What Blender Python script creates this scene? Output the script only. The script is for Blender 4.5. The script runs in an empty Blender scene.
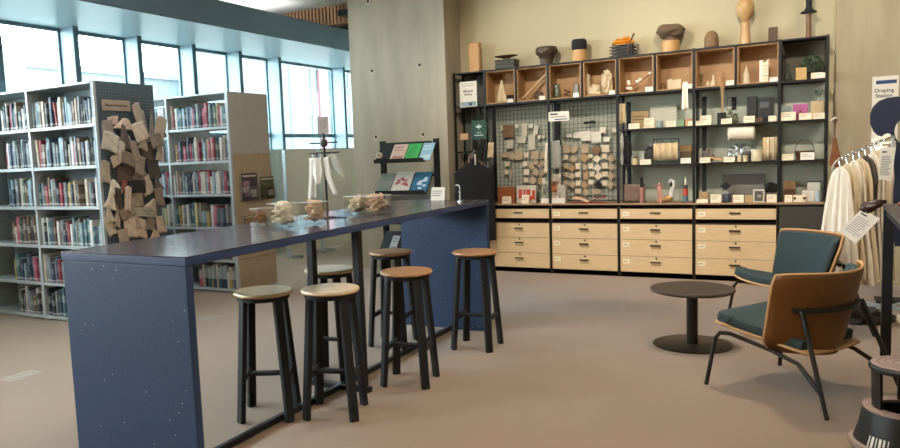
import bpy, bmesh, math, random
import numpy as np
from mathutils import Vector, Matrix
random.seed(7)
C = bpy.context.scene.collection
PI = math.pi

# ------------------------------------------------------------------ camera
F, CX, CY, H = 732.855832, 377.945, 228.86, 1.5
def _rv(a):
    a = np.array(a); t = np.linalg.norm(a)
    K = np.array([[0, -a[2], a[1]], [a[2], 0, -a[0]], [-a[1], a[0], 0]])
    return np.eye(3) + np.sin(t)/t*K + (1-np.cos(t))/t**2*K@K
RM = _rv([1.63672157, 0.410824466, -0.435719855])
def ray(x, y): return RM.T @ np.array([(x-CX)/F, (y-CY)/F, 1])
def onz(x, y, z): d = ray(x, y); return Vector(np.array([0, 0, H]) + (z-H)/d[2]*d)
def ony(x, y, Y): d = ray(x, y); return Vector(np.array([0, 0, H]) + Y/d[1]*d)
def onx(x, y, X): d = ray(x, y); return Vector(np.array([0, 0, H]) + X/d[0]*d)

cd = bpy.data.cameras.new('camera'); cam = bpy.data.objects.new('camera', cd); C.objects.link(cam)
cd.sensor_width = 36; cd.lens = F/900*36
cd.shift_x = (450-CX)/900; cd.shift_y = (CY-224)/900
cd.clip_end = 200
m = Matrix.Identity(4)
for i in range(3):
    m[i][0] = RM[0][i]; m[i][1] = -RM[1][i]; m[i][2] = -RM[2][i]
m[2][3] = H
cam.matrix_world = m
bpy.context.scene.camera = cam

# ------------------------------------------------------------------ materials
def lin(c):
    return tuple((v/12.92 if v <= .04045 else ((v+.055)/1.055)**2.4) for v in c)
def hx(s):
    s = s.lstrip('#'); return tuple(int(s[i:i+2], 16)/255 for i in (0, 2, 4))
MATS = {}
def M(name, col, rough=.6, metal=0., var=.12, scale=12., bump=0., stretch=None, spec=.5, col2=None, detail=4):
    if name in MATS: return MATS[name]
    mt = bpy.data.materials.new(name); mt.use_nodes = True
    nt = mt.node_tree; b = nt.nodes['Principled BSDF']
    b.inputs['Roughness'].default_value = rough; b.inputs['Metallic'].default_value = metal
    b.inputs['Specular IOR Level'].default_value = spec
    c = lin(hx(col) if isinstance(col, str) else col)
    c2 = lin(hx(col2)) if col2 else tuple(v*(1-var) for v in c)
    tc = nt.nodes.new('ShaderNodeTexCoord'); mp = nt.nodes.new('ShaderNodeMapping')
    nz = nt.nodes.new('ShaderNodeTexNoise'); nz.inputs['Scale'].default_value = scale; nz.inputs['Detail'].default_value = detail
    if stretch: mp.inputs['Scale'].default_value = stretch
    nt.links.new(tc.outputs['Object'], mp.inputs['Vector']); nt.links.new(mp.outputs['Vector'], nz.inputs['Vector'])
    cr = nt.nodes.new('ShaderNodeValToRGB')
    cr.color_ramp.elements[0].position = .35; cr.color_ramp.elements[1].position = .65
    cr.color_ramp.elements[0].color = (*c2, 1); cr.color_ramp.elements[1].color = (*c, 1)
    nt.links.new(nz.outputs['Fac'], cr.inputs['Fac']); nt.links.new(cr.outputs['Color'], b.inputs['Base Color'])
    if bump:
        bp = nt.nodes.new('ShaderNodeBump'); bp.inputs['Strength'].default_value = bump; bp.inputs['Distance'].default_value = .01
        nt.links.new(nz.outputs['Fac'], bp.inputs['Height']); nt.links.new(bp.outputs['Normal'], b.inputs['Normal'])
    MATS[name] = mt
    return mt
def clear(name, tint, gloss=.08, rough=.02):
    if name in MATS: return MATS[name]
    mt = bpy.data.materials.new(name); mt.use_nodes = True; nt = mt.node_tree
    nt.nodes.remove(nt.nodes['Principled BSDF'])
    out = nt.nodes['Material Output']
    t = nt.nodes.new('ShaderNodeBsdfTransparent'); t.inputs['Color'].default_value = (*lin(hx(tint)), 1)
    g = nt.nodes.new('ShaderNodeBsdfGlossy'); g.inputs['Roughness'].default_value = rough
    lw = nt.nodes.new('ShaderNodeLayerWeight'); lw.inputs['Blend'].default_value = .3
    mm = nt.nodes.new('ShaderNodeMath'); mm.operation = 'MULTIPLY_ADD'; mm.inputs[1].default_value = .3; mm.inputs[2].default_value = gloss
    nt.links.new(lw.outputs['Fresnel'], mm.inputs[0])
    mx = nt.nodes.new('ShaderNodeMixShader')
    nt.links.new(mm.outputs[0], mx.inputs['Fac']); nt.links.new(t.outputs[0], mx.inputs[1]); nt.links.new(g.outputs[0], mx.inputs[2])
    nt.links.new(mx.outputs[0], out.inputs['Surface'])
    MATS[name] = mt
    return mt

BLACK = M('black_metal', '24262a', .45, .3, .1)
BLACKM = M('black_matte', '131417', .7, 0, .2)
DGREY = M('dark_grey_metal', '3c4042', .5, .2)
STEEL = M('pale_steel', 'bcc5c8', .45, .1, .05, 5)
CHROME = M('chrome', 'd8dadc', .2, 1, .05)
WHITE = M('white_paper', 'e6e0d4', .7, 0, .04, 20)
CARD = M('cream_card', 'ecdcc0', .7, 0, .05, 20)
INK = M('dark_ink', '3a3a3c', .8, 0, .1)
GREYINK = M('grey_ink', '8d8a84', .8, 0, .1)
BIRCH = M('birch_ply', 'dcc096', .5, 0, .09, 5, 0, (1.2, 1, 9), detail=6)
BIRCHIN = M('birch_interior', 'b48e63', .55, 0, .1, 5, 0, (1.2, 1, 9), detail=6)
PINE = M('pale_pine', 'd9b98c', .5, 0, .14, 6, 0, (10, 1, 1), detail=6)
TANWOOD = M('tan_wood', 'c89a62', .45, 0, .16, 6, 0, (8, 8, 1), detail=6)
WALNUT = M('walnut_shell', '7c5128', .42, 0, .16, 6, 0, (1, 6, 1), detail=6)
DWOOD = M('dark_wood', '5a3d2a', .5, 0, .2, 8, 0, (6, 6, 1))
EDGEPLY = M('ply_edge', 'd3a572', .5, 0, .1)
OAKPANEL = M('oak_panel', 'b9a68d', .5, 0, .1, 4, 0, (1, 8, 1), detail=6)
GREYPANEL = M('grey_panel', 'bdbab6', .6, 0, .06, 6)
TEAL = M('teal_fabric', '38494d', .9, 0, .2, 180, .3)
COTTON = M('white_cotton', 'f1e6d3', .9, 0, .06, 10, .1)
COTTON2 = M('cream_cotton', 'e3cfae', .9, 0, .08, 10, .1)
BEIGE = M('beige_cloth', 'd2bb95', .9, 0, .1, 14, .1)
GREYCLOTH = M('grey_cloth', 'a3a29a', .9, 0, .12, 14, .1)
LEATHER = M('brown_leather', '6d3d22', .45, 0, .2, 20, .2)
DLEATHER = M('dark_leather', '3b211a', .35, 0, .25, 24, .3)
NAVYB = M('navy_board', '131b36', .7, 0, .15, 30)
ORANGE = M('orange_felt', 'd98a1f', .9, 0, .15, 20, .2)
GLASS = clear('clear_glass', 'eef4f2', .05)
ACRYL = clear('clear_acrylic', 'fdfefe', .03)
WINGLASS = clear('window_glass', 'f4fbfc', .03)
SHAVE = M('wood_shaving', 'f6e6c8', .8, 0, .15, 40, .2)
SHAVEP = M('pinkish_shaving', 'f2d2b4', .8, 0, .15, 40, .2)
SHAVED = M('dark_shaving', 'a5764c', .8, 0, .4, 40, .5)
BONE = M('bone_white', 'd2c0a0', .6, 0, .1, 12)

def navy_material(name, base, dark, rough, speck=True):
    mt = M(name, base, rough, 0, .15, 60, .05, col2=dark)
    if speck:
        nt = mt.node_tree; b = nt.nodes['Principled BSDF']
        cr = b.inputs['Base Color'].links[0].from_socket
        tc = nt.nodes.new('ShaderNodeTexCoord')
        vo = nt.nodes.new('ShaderNodeTexVoronoi'); vo.inputs['Scale'].default_value = 36
        nt.links.new(tc.outputs['Object'], vo.inputs['Vector'])
        sx = nt.nodes.new('ShaderNodeSeparateColor'); nt.links.new(vo.outputs['Color'], sx.inputs['Color'])
        gt = nt.nodes.new('ShaderNodeMath'); gt.operation = 'GREATER_THAN'; gt.inputs[1].default_value = .86
        nt.links.new(sx.outputs[0], gt.inputs[0])
        lt = nt.nodes.new('ShaderNodeMath'); lt.operation = 'LESS_THAN'; lt.inputs[1].default_value = .11
        nt.links.new(vo.outputs['Distance'], lt.inputs[0])
        mu = nt.nodes.new('ShaderNodeMath'); mu.operation = 'MULTIPLY'
        nt.links.new(gt.outputs[0], mu.inputs[0]); nt.links.new(lt.outputs[0], mu.inputs[1])
        mx = nt.nodes.new('ShaderNodeMix'); mx.data_type = 'RGBA'
        nt.links.new(mu.outputs[0], mx.inputs['Factor']); nt.links.new(cr, mx.inputs[6]); mx.inputs[7].default_value = (.45, .5, .6, 1)
        nt.links.new(mx.outputs[2], b.inputs['Base Color'])
    return mt
NAVY = navy_material('navy_laminate', '2a4368', '243b5d', .6)
NAVYTOP = navy_material('navy_table_top', '444350', '3c3b49', .16, False)
NAVYEDGE = M('navy_edge', '2f4670', .5, 0, .08)

# ------------------------------------------------------------------ mesh helpers
class B:
    def __init__(s): s.v = []; s.f = []; s.mi = []; s.k = 0
    def add(s, vs, fs):
        o = len(s.v); s.v += [tuple(v) for v in vs]; s.f += [tuple(i+o for i in f) for f in fs]; s.mi += [s.k]*len(fs); return s
    def box(s, x0, x1, y0, y1, z0, z1, rz=0, piv=None):
        vs = [Vector((x, y, z)) for x in (x0, x1) for y in (y0, y1) for z in (z0, z1)]
        if rz:
            p = Vector(piv or ((x0+x1)/2, (y0+y1)/2, 0)); R = Matrix.Rotation(rz, 3, 'Z'); vs = [R @ (v-p)+p for v in vs]
        return s.add(vs, [(0, 1, 3, 2), (4, 6, 7, 5), (0, 4, 5, 1), (2, 3, 7, 6), (0, 2, 6, 4), (1, 5, 7, 3)])
    def obox(s, c, ex, ey, ez):
        c, ex, ey, ez = map(Vector, (c, ex, ey, ez))
        vs = [c+a*ex+b*ey+d*ez for a in (-1, 1) for b in (-1, 1) for d in (-1, 1)]
        return s.add(vs, [(0, 1, 3, 2), (4, 6, 7, 5), (0, 4, 5, 1), (2, 3, 7, 6), (0, 2, 6, 4), (1, 5, 7, 3)])
    def bar(s, a, b, w, t, up=(0, 0, 1)):
        a, b = Vector(a), Vector(b); d = (b-a); n = d.normalized(); u = Vector(up)
        if abs(n.dot(u)) > .95: u = Vector((0, 1, 0))
        x = n.cross(u).normalized(); y = x.cross(n)
        return s.obox((a+b)/2, x*w/2, y*t/2, d/2)
    def lathe(s, prof, c=(0, 0, 0), n=24, sx=1, sy=1, ring=False):
        c = Vector(c); vs = []; fs = []
        if ring: prof = list(prof)+[prof[0]]
        for r, z in prof:
            for i in range(n):
                a = 2*PI*i/n; vs.append(c+Vector((r*sx*math.cos(a), r*sy*math.sin(a), z)))
        for j in range(len(prof)-1):
            for i in range(n):
                k = (i+1) % n; fs.append((j*n+i, j*n+k, (j+1)*n+k, (j+1)*n+i))
        if not ring: fs.append(tuple(range(n-1, -1, -1))); fs.append(tuple((len(prof)-1)*n+i for i in range(n)))
        return s.add(vs, fs)
    def tube(s, pts, r, n=10):
        pts = [Vector(p) for p in pts]; vs = []; fs = []; prev = None
        rs = r if isinstance(r, (list, tuple)) else [r]*len(pts)
        for i, p in enumerate(pts):
            d = (pts[min(i+1, len(pts)-1)]-pts[max(i-1, 0)]).normalized()
            if prev is None:
                u = Vector((0, 0, 1)) if abs(d.z) < .9 else Vector((1, 0, 0)); x = d.cross(u).normalized()
            else: x = (prev-d*prev.dot(d)).normalized()
            prev = x; y = d.cross(x)
            for k in range(n):
                a = 2*PI*k/n; vs.append(p+(x*math.cos(a)+y*math.sin(a))*rs[i])
        for i in range(len(pts)-1):
            for k in range(n):
                q = (k+1) % n; fs.append((i*n+k, i*n+q, (i+1)*n+q, (i+1)*n+k))
        fs.append(tuple(range(n-1, -1, -1))); fs.append(tuple((len(pts)-1)*n+i for i in range(n)))
        return s.add(vs, fs)
    def prism(s, poly, h0, h1, axis='z'):
        n = len(poly)
        P = (lambda a, b, h: (a, b, h)) if axis == 'z' else ((lambda a, b, h: (a, h, b)) if axis == 'y' else (lambda a, b, h: (h, a, b)))
        vs = [P(a, b, h0) for a, b in poly]+[P(a, b, h1) for a, b in poly]
        return s.add(vs, [tuple(range(n-1, -1, -1)), tuple(range(n, 2*n))]+[(i, (i+1) % n, n+(i+1) % n, n+i) for i in range(n)])
    def sheet(s, fn, nu, nv):
        vs = [fn(i/nu, j/nv) for j in range(nv+1) for i in range(nu+1)]
        return s.add(vs, [(j*(nu+1)+i, j*(nu+1)+i+1, (j+1)*(nu+1)+i+1, (j+1)*(nu+1)+i) for j in range(nv) for i in range(nu)])
    def blob(s, c, rx, ry, rz, amp=.15, fr=2.2, sub=3, seed=0, zmin=None):
        bm = bmesh.new(); bmesh.ops.create_icosphere(bm, subdivisions=sub, radius=1)
        from mathutils import noise
        vs = []
        for v in bm.verts:
            k = 1+amp*noise.noise(v.co*fr+Vector((seed*3.1, seed*1.7, seed)))*2
            z = c[2]+v.co.z*rz*k; vs.append((c[0]+v.co.x*rx*k, c[1]+v.co.y*ry*k, z if zmin is None else max(z, zmin+.0006*v.co.z)))
        bm.verts.index_update(); fs = [tuple(v.index for v in f.verts) for f in bm.faces]; bm.free()
        return s.add(vs, fs)
    def mesh(s, name, mats, smooth=False):
        me = bpy.data.meshes.new(name); me.from_pydata(s.v, [], s.f)
        mats = mats if isinstance(mats, (list, tuple)) else [mats]
        for q in mats: me.materials.append(q)
        for p, i in zip(me.polygons, s.mi): p.material_index = i; p.use_smooth = smooth
        bm = bmesh.new(); bm.from_mesh(me); bmesh.ops.recalc_face_normals(bm, faces=bm.faces); bm.to_mesh(me); bm.free()
        return me
    def obj(s, name, mats, parent=None, smooth=False, loc=(0, 0, 0), rz=0, bevel=0, solid=0, sub=0, flat_angle=None):
        o = bpy.data.objects.new(name, s.mesh(name, mats, smooth)); C.objects.link(o)
        o.location = loc; o.rotation_euler = (0, 0, rz)
        if parent is not None: o.parent = parent
        if solid:
            q = o.modifiers.new('solid', 'SOLIDIFY'); q.thickness = solid; q.offset = 0
        if sub:
            q = o.modifiers.new('sub', 'SUBSURF'); q.levels = sub; q.render_levels = sub
        if bevel:
            q = o.modifiers.new('bevel', 'BEVEL'); q.width = bevel; q.segments = 2; q.limit_method = 'ANGLE'
        if smooth and flat_angle is None:
            me = o.data
            try: me.set_sharp_from_angle(angle=math.radians(40))
            except Exception: pass
        return o
def tag(o, label=None, cat=None, group=None, kind=None):
    if label: o['label'] = label
    if cat: o['category'] = cat
    if group: o['group'] = group
    if kind: o['kind'] = kind
    return o
def thing(name, label, cat, loc=(0, 0, 0), rz=0, group=None):
    o = bpy.data.objects.new(name, None); C.objects.link(o); o.location = loc; o.rotation_euler = (0, 0, rz); o.empty_display_size = .05
    return tag(o, label, cat, group)
def struct(o, label=None, cat=None):
    return tag(o, label, cat, None, 'structure')
def dup(root):
    r = root.copy(); C.objects.link(r)
    for ch in list(root.children):
        c = ch.copy(); C.objects.link(c); c.parent = r
        for g in ch.children:
            d = g.copy(); C.objects.link(d); d.parent = c
    return r
def text(name, body, size, mat, parent, loc, rot=(PI/2, 0, 0), align='CENTER', ext=.0006, sx=1):
    cu = bpy.data.curves.new(name, 'FONT'); cu.body = body; cu.size = size; cu.align_x = align; cu.align_y = 'CENTER'; cu.extrude = ext; cu.offset = size*.018
    t = bpy.data.objects.new(name+'_tmp', cu); C.objects.link(t)
    bpy.context.view_layer.update()
    me = bpy.data.meshes.new_from_object(t.evaluated_get(bpy.context.evaluated_depsgraph_get()))
    C.objects.unlink(t); bpy.data.objects.remove(t)
    me.materials.clear(); me.materials.append(mat)
    o = bpy.data.objects.new(name, me); C.objects.link(o); o.parent = parent; o.location = loc; o.rotation_euler = rot; o.scale = (sx, 1, 1)
    return o
def lines(b, x0, x1, z0, z1, n, y, h=.004, rag=.25, rnd=None):
    rnd = rnd or random
    for i in range(n):
        z = z1-(z1-z0)*(i+.5)/n
        b.box(x0, x1-(x1-x0)*rag*rnd.random(), y-.0004, y, z-h/2, z+h/2)

# ------------------------------------------------------------------ room shell
ZC, XL, XR, YB, YW, YN = 3.92, -8.0, 3.2, 8.93, 10.0, -3.0
def carpet():
    mt = M('carpet', '967551', .95, 0, .2, 260, .35, col2='7b5f43', detail=2)
    nt = mt.node_tree; b = nt.nodes['Principled BSDF']; cr = b.inputs['Base Color'].links[0].from_socket
    tc = nt.nodes.new('ShaderNodeTexCoord'); n2 = nt.nodes.new('ShaderNodeTexNoise'); n2.inputs['Scale'].default_value = 1.1
    nt.links.new(tc.outputs['Object'], n2.inputs['Vector'])
    r2 = nt.nodes.new('ShaderNodeValToRGB'); r2.color_ramp.elements[0].color = (.86, .86, .86, 1); r2.color_ramp.elements[1].color = (1.1, 1.1, 1.1, 1)
    nt.links.new(n2.outputs['Fac'], r2.inputs['Fac'])
    mx = nt.nodes.new('ShaderNodeMix'); mx.data_type = 'RGBA'; mx.blend_type = 'MULTIPLY'; mx.inputs['Factor'].default_value = 1
    nt.links.new(cr, mx.inputs[6]); nt.links.new(r2.outputs['Color'], mx.inputs[7]); nt.links.new(mx.outputs[2], b.inputs['Base Color'])
    b.inputs['Sheen Weight'].default_value = .5; b.inputs['Sheen Roughness'].default_value = .45; b.inputs['Sheen Tint'].default_value = (.9, .95, 1, 1)
    return mt
def concrete(name, c1, c2):
    mt = M(name, c1, .8, 0, .1, 2.2, .06, (3, 3, .5), col2=c2, detail=10)
    return mt
CONC = concrete('concrete', 'b5ab97', 'aaa08d')
CONC2 = concrete('concrete_right', 'aea084', 'a2947a')
PLASTER = M('beige_plaster', 'c0b596', .9, 0, .03, 3)
CEILM = M('white_ceiling', 'dcdcd6', .9, 0, .03, 3)
BLUEGREY = M('blue_grey_metal', '70899d', .7, 0, .04, 3)
SOFFIT = M('soffit_metal', '667a7d', .35, 0, .05, 2)
MULL = M('mullion_face', '6c8089', .5, .1, .04, 4)
MULLD = M('mullion_dark', '5a7580', .5, .1, .05, 4)

fl = B().box(-8.3, XR, YN, 14, -.1, 0).obj('floor', carpet()); struct(fl, 'brown grey carpet floor', 'floor')
struct(B().box(-8.4, XR, YN, 14, ZC, ZC+.1).obj('ceiling', CEILM), 'white flat ceiling', 'ceiling')
struct(B().box(-3.95, .21, YB, YB+.15, 0, ZC).obj('wall_back', PLASTER), 'warm beige plastered wall behind the display cabinet', 'wall')
struct(B().box(.21, XR, 8.88, YB+.15, 0, ZC).obj('wall_back_concrete', CONC2), 'bare concrete wall to the right of the cabinet', 'wall')
struct(B().box(XR, XR+.15, YN, YB+.15, 0, ZC).obj('wall_right', PLASTER), 'plain side wall', 'wall')
struct(B().box(-8.3, XR+.15, YN-.15, YN, 0, ZC).obj('wall_front', PLASTER), 'plain wall', 'wall')
struct(B().box(-5.335, -5.2, YB+.15, 13.45, 0, ZC).obj('wall_column_side', CONC), 'plain wall behind the column', 'wall')
# slatted wood wall high up beyond the windows
sw = B().box(-8.3, -5.335, YW+.06, YW+.2, 3.63, ZC).obj('wall_slatted', M('slat_backing', '8a6a52', .8)); struct(sw, 'vertical timber slats on the high end wall', 'wall')
b = B(); x = -8.2
while x < -5.4:
    b.box(x, x+.042, YW, YW+.06, 3.63, ZC); x += .068
struct(b.obj('trim_1', M('slat_wood', 'cfa27c', .5, 0, .15, 6, 0, (8, 8, 1))), 'timber slats', 'trim')
# concrete column with tie holes
col = B().box(-5.335, -3.935, 8.46, YB+.15, 0, ZC).obj('column', CONC); struct(col, 'wide bare concrete column', 'column')
HOLE = M('tie_hole_shadow', '4e4638', .9); RIM = M('tie_hole_rim', 'cfc6b2', .8)
for (px, py) in ((367.5, 2), (371.5, 71.5), (419, 65.5), (375.5, 137.5), (422.5, 135)):
    p = ony(px, py, 8.457); hb = B()
    hb.lathe([(.0, 0), (.033, 0), (.033, .004), (.022, .005), (0, .005)], n=20)
    o = hb.obj('tie_hole', RIM, col, True); o.location = (p.x, 8.46, p.z); o.rotation_euler = (PI/2, 0, 0)
    hb = B().lathe([(0, 0), (.022, 0), (.018, .003), (0, .003)], n=16).obj('hole_shade_disc', HOLE, o, True); hb.location = (.006, .006, .004)  # dark disc painted for the shade inside the hole
# bulkhead box above the windows, soffit underneath
struct(B().box(-8.3, -6.71, -2.9, 13.3, 3.3, 3.63).obj('beam_window', BLUEGREY), 'blue grey bulkhead running above the windows', 'beam')
struct(B().box(-8.3, -6.72, -2.9, 13.3, 3.285, 3.30).obj('trim_2', SOFFIT), 'pale metal soffit under the bulkhead', 'trim')
struct(B().box(-8.4, -8.3, -2.9, 14, 3.3, ZC).obj('wall_left_upper', CEILM), 'upper side wall', 'wall')
struct(B().box(-8.3, -7.98, -3, 14, 0, 1.70).obj('wall_left', M('sill_wall', '9aa09c', .7)), 'low wall under the windows', 'wall')
struct(B().box(-8.3, -5.33, 13.3, 13.45, 0, 3.92).obj('wall_end', M('end_wall', 'b9b7ae', .8)), 'far end wall', 'wall')
# windows: mullions with pale face and dark edge, transom, panes
mys = [1.08, 2.12, 3.15, 4.18, 5.21, 6.25, 7.27, 8.31, 9.35, 10.38, 12.42, 13.2]     # right edges of the mullions
wi = 1
for k, y in enumerate(mys):
    mo = B().box(-8.22, -7.972, y-.075, y, 1.7, 3.286).obj('window_%d' % wi, MULL); struct(mo, 'pale blue window mullion', 'window')
    B().box(-7.972, -7.96, y-.077, y+.002, 1.7, 3.286).obj('mullion_edge', MULLD, mo)
    B().box(-8.25, -8.22, y-.10, y+.025, 1.7, 3.286).obj('mullion_edge', MULLD, mo)
    y2 = mys[k+1]-.10 if k+1 < len(mys) else None
    if y2:
        B().box(-8.25, -8.19, y+.025, y2, 1.915, 1.985).obj('transom', MULLD, mo)
        B().box(-8.245, -8.20, y+.025, y2, 3.24, 3.27).obj('head_rail', MULL, mo)
        B().box(-8.245, -8.195, y+.025, y2, 3.27, 3.286).obj('head_shadow_line', MULLD, mo)
        B().box(-8.235, -8.225, y+.025, y2, 1.70, 3.24).obj('pane', WINGLASS, mo)
    wi += 1
# black projector-like box on the slatted wall
p = ony(341.5, 14, 9.85)
sp = thing('ceiling_speaker', 'small black box speaker fixed high on the timber slats beside the column', 'speaker', (p.x+.02, YW, p.z+.01))
B().box(-.06, .12, -.2, -.02, -.045, .045).obj('housing', BLACKM, sp, bevel=.01)
B().box(-.05, .0, -.06, .0, -.03, .03).obj('bracket', BLACK, sp)

# ------------------------------------------------------------------ outside
OUTW = M('outside_facade', '596267', .8, 0, .06, .6)
OUTB = M('outside_glazing', '616f75', .8, 0, .1, .4, spec=.1)
OUTR = M('outside_red', '70484d', .7, 0, .1, .5)
struct(B().box(-90, -12.5, -40, 90, -6.2, -6).obj('ground', M('outside_ground', '8a8f8d', .9)), 'paving outside', 'ground')
def outside_building(label, X, y0, y1, z1, red=None):
    t = thing('building', label, 'building', (X, (y0+y1)/2, -6))
    L = (y1-y0)/2
    B().box(-8, 0, -L, L, 0, z1+6).obj('wall', OUTW, t)
    n = int((z1+6)/3.2)
    b = B()
    for i in range(n): b.box(0, .08, -L+.6, L-.6, i*3.2+.9, i*3.2+2.6)
    b.obj('glazing', OUTB, t)
    b = B()
    for i in range(int(2*L/2.4)): b.box(.02, .16, -L+i*2.4+.3, -L+i*2.4+.55, 0, z1+5.5)
    b.obj('pilasters', OUTW, t)
    B().box(-8.2, .3, -L-.2, L+.2, z1+6, z1+6.4).obj('roof', M('outside_roof', '667075', .8), t)
    if red:
        for (a, c) in red:
            B().box(.1, .3, a-(y0+y1)/2, c-(y0+y1)/2, 0, z1+6).obj('red_panel', OUTR, t)
    return t
outside_building('long low glazed office building seen through the leftmost window', -40, 8, 62, onx(10, 66, -40).z)
outside_building('tall pale building with red vertical panels seen through the wide window', -30, 39.5, 60, 17, red=((43.0, 43.9), (44.6, 45.6)))
cl = thing('column', 'white round column standing outside the leftmost window', 'column', (-24, 12.9, -6))
cp = onx(10, 78, -24)
cl.location = (-24, cp.y, -6)
B().lathe([(.55, 0), (.55, cp.z+6.8), (.62, cp.z+6.9), (.62, cp.z+7.1)], n=24).obj('shaft', OUTW, cl, True)

# ------------------------------------------------------------------ grey screens under the windows
SCR = M('screen_fabric', 'c6c1b6', .9, 0, .06, 40)
def screen(label, x, y0, y1, h):
    t = thing('partition_screen', label, 'partition', (x, (y0+y1)/2, 0)); L = (y1-y0)/2
    B().box(-.025, .025, -L+.03, L-.03, .05, h).obj('panel', SCR, t, bevel=.008)
    for s in (-1, 1):
        B().box(-.03, .03, s*(L-.015)-.015, s*(L-.015)+.015, .03, h).obj('edge_post', STEEL, t)
        B().box(-.16, .16, s*(L-.12)-.025, s*(L-.12)+.025, 0, .05).obj('foot', STEEL, t, bevel=.005)
    return t
screen('grey freestanding partition screen nearest the wooden bookcase end', -6.85, 8.86, 9.72, 1.66)
screen('grey freestanding partition screen nearest the concrete column', -6.85, 9.75, 11.3, 1.66)

# ------------------------------------------------------------------ bookcases
SHZ = [0.045, .385, .765, 1.15, 1.535, 1.92]     # shelf tops
CASEB = M('case_back', '8b99a2', .7, 0, .08, 10)  # tone lightened to put the pale window glare into the colour
def bookcase(label, xs, y0, y1, endmat, back=True):
    t = thing('library_bookcase', label, 'bookcase', (xs[-1], y0, 0)); X0 = xs[-1]
    for i, x in enumerate(xs):
        w = .03
        B().box(x-X0-w, x-X0, 0, y1-y0, 0, 2.30).obj('upright', STEEL if i < len(xs)-1 else endmat, t, bevel=.003)
    B().box(0, .012, 0, .03, 0, 2.305).obj('front_edge', STEEL, t)
    for a, c in zip(xs[:-1], xs[1:]):
        for z in SHZ:
            B().box(a-X0+.001, c-X0-.031, 0.005, (y1-y0)/2-.01, z-.03, z).obj('shelf', STEEL, t)
        B().box(a-X0+.001, c-X0-.031, 0, y1-y0, 2.285, 2.303).obj('top', STEEL, t)
        if back: B().box(a-X0+.001, c-X0-.031, (y1-y0)/2-.01, (y1-y0)/2, 0, 2.28).obj('back_panel', CASEB, t)
        else:
            B().box(a-X0+.001, c-X0-.031, (y1-y0)/2-.01, (y1-y0)/2, 0, 1.2).obj('back_panel', CASEB, t)
    return t
BC1X = [-7.62, -6.645, -5.68]
BC2X = [-7.62, -6.60, -5.656]
bc1 = bookcase('nearer tall grey metal library bookcase whose end is hung with paper scraps', BC1X, 4.56, 5.28, CASEB)
bc2 = bookcase('farther tall library bookcase with plain wooden end and leaflet holders', BC2X, 6.337, 7.04, STEEL, False)
# nearer end: perforated grid
PERF = M('perforated_panel', '596c7a', .6, .1, .1)
B().box(.0, .012, .03, .72, 0, 2.305).obj('end_panel', PERF, bc1)
b = B()
for i in range(23): b.box(.012, .015, .05+i*.0295, .054+i*.0295, 1.0, 2.26)
for i in range(43): b.box(.012, .015, .05, .70, 1.0+i*.0295, 1.004+i*.0295)
b.obj('wire_grid', M('grid_wire', '7d8a92', .5, .3), bc1)
B().box(-.03, .0, -.004, .0, 1.9, 1.97).obj('shelf_label_holder', WHITE, bc1)
# farther end: grey upper, oak lower
B().box(0, .014, .03, .70, 1.60, 2.30).obj('end_panel_upper', GREYPANEL, bc2)
B().box(0, .014, .03, .70, .02, 1.598).obj('end_panel_lower', OAKPANEL, bc2)
b = B(); b.box(.014, .0155, .03, .70, .38, .386); b.obj('panel_joint', M('joint', '8d6a44', .6), bc2)

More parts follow.
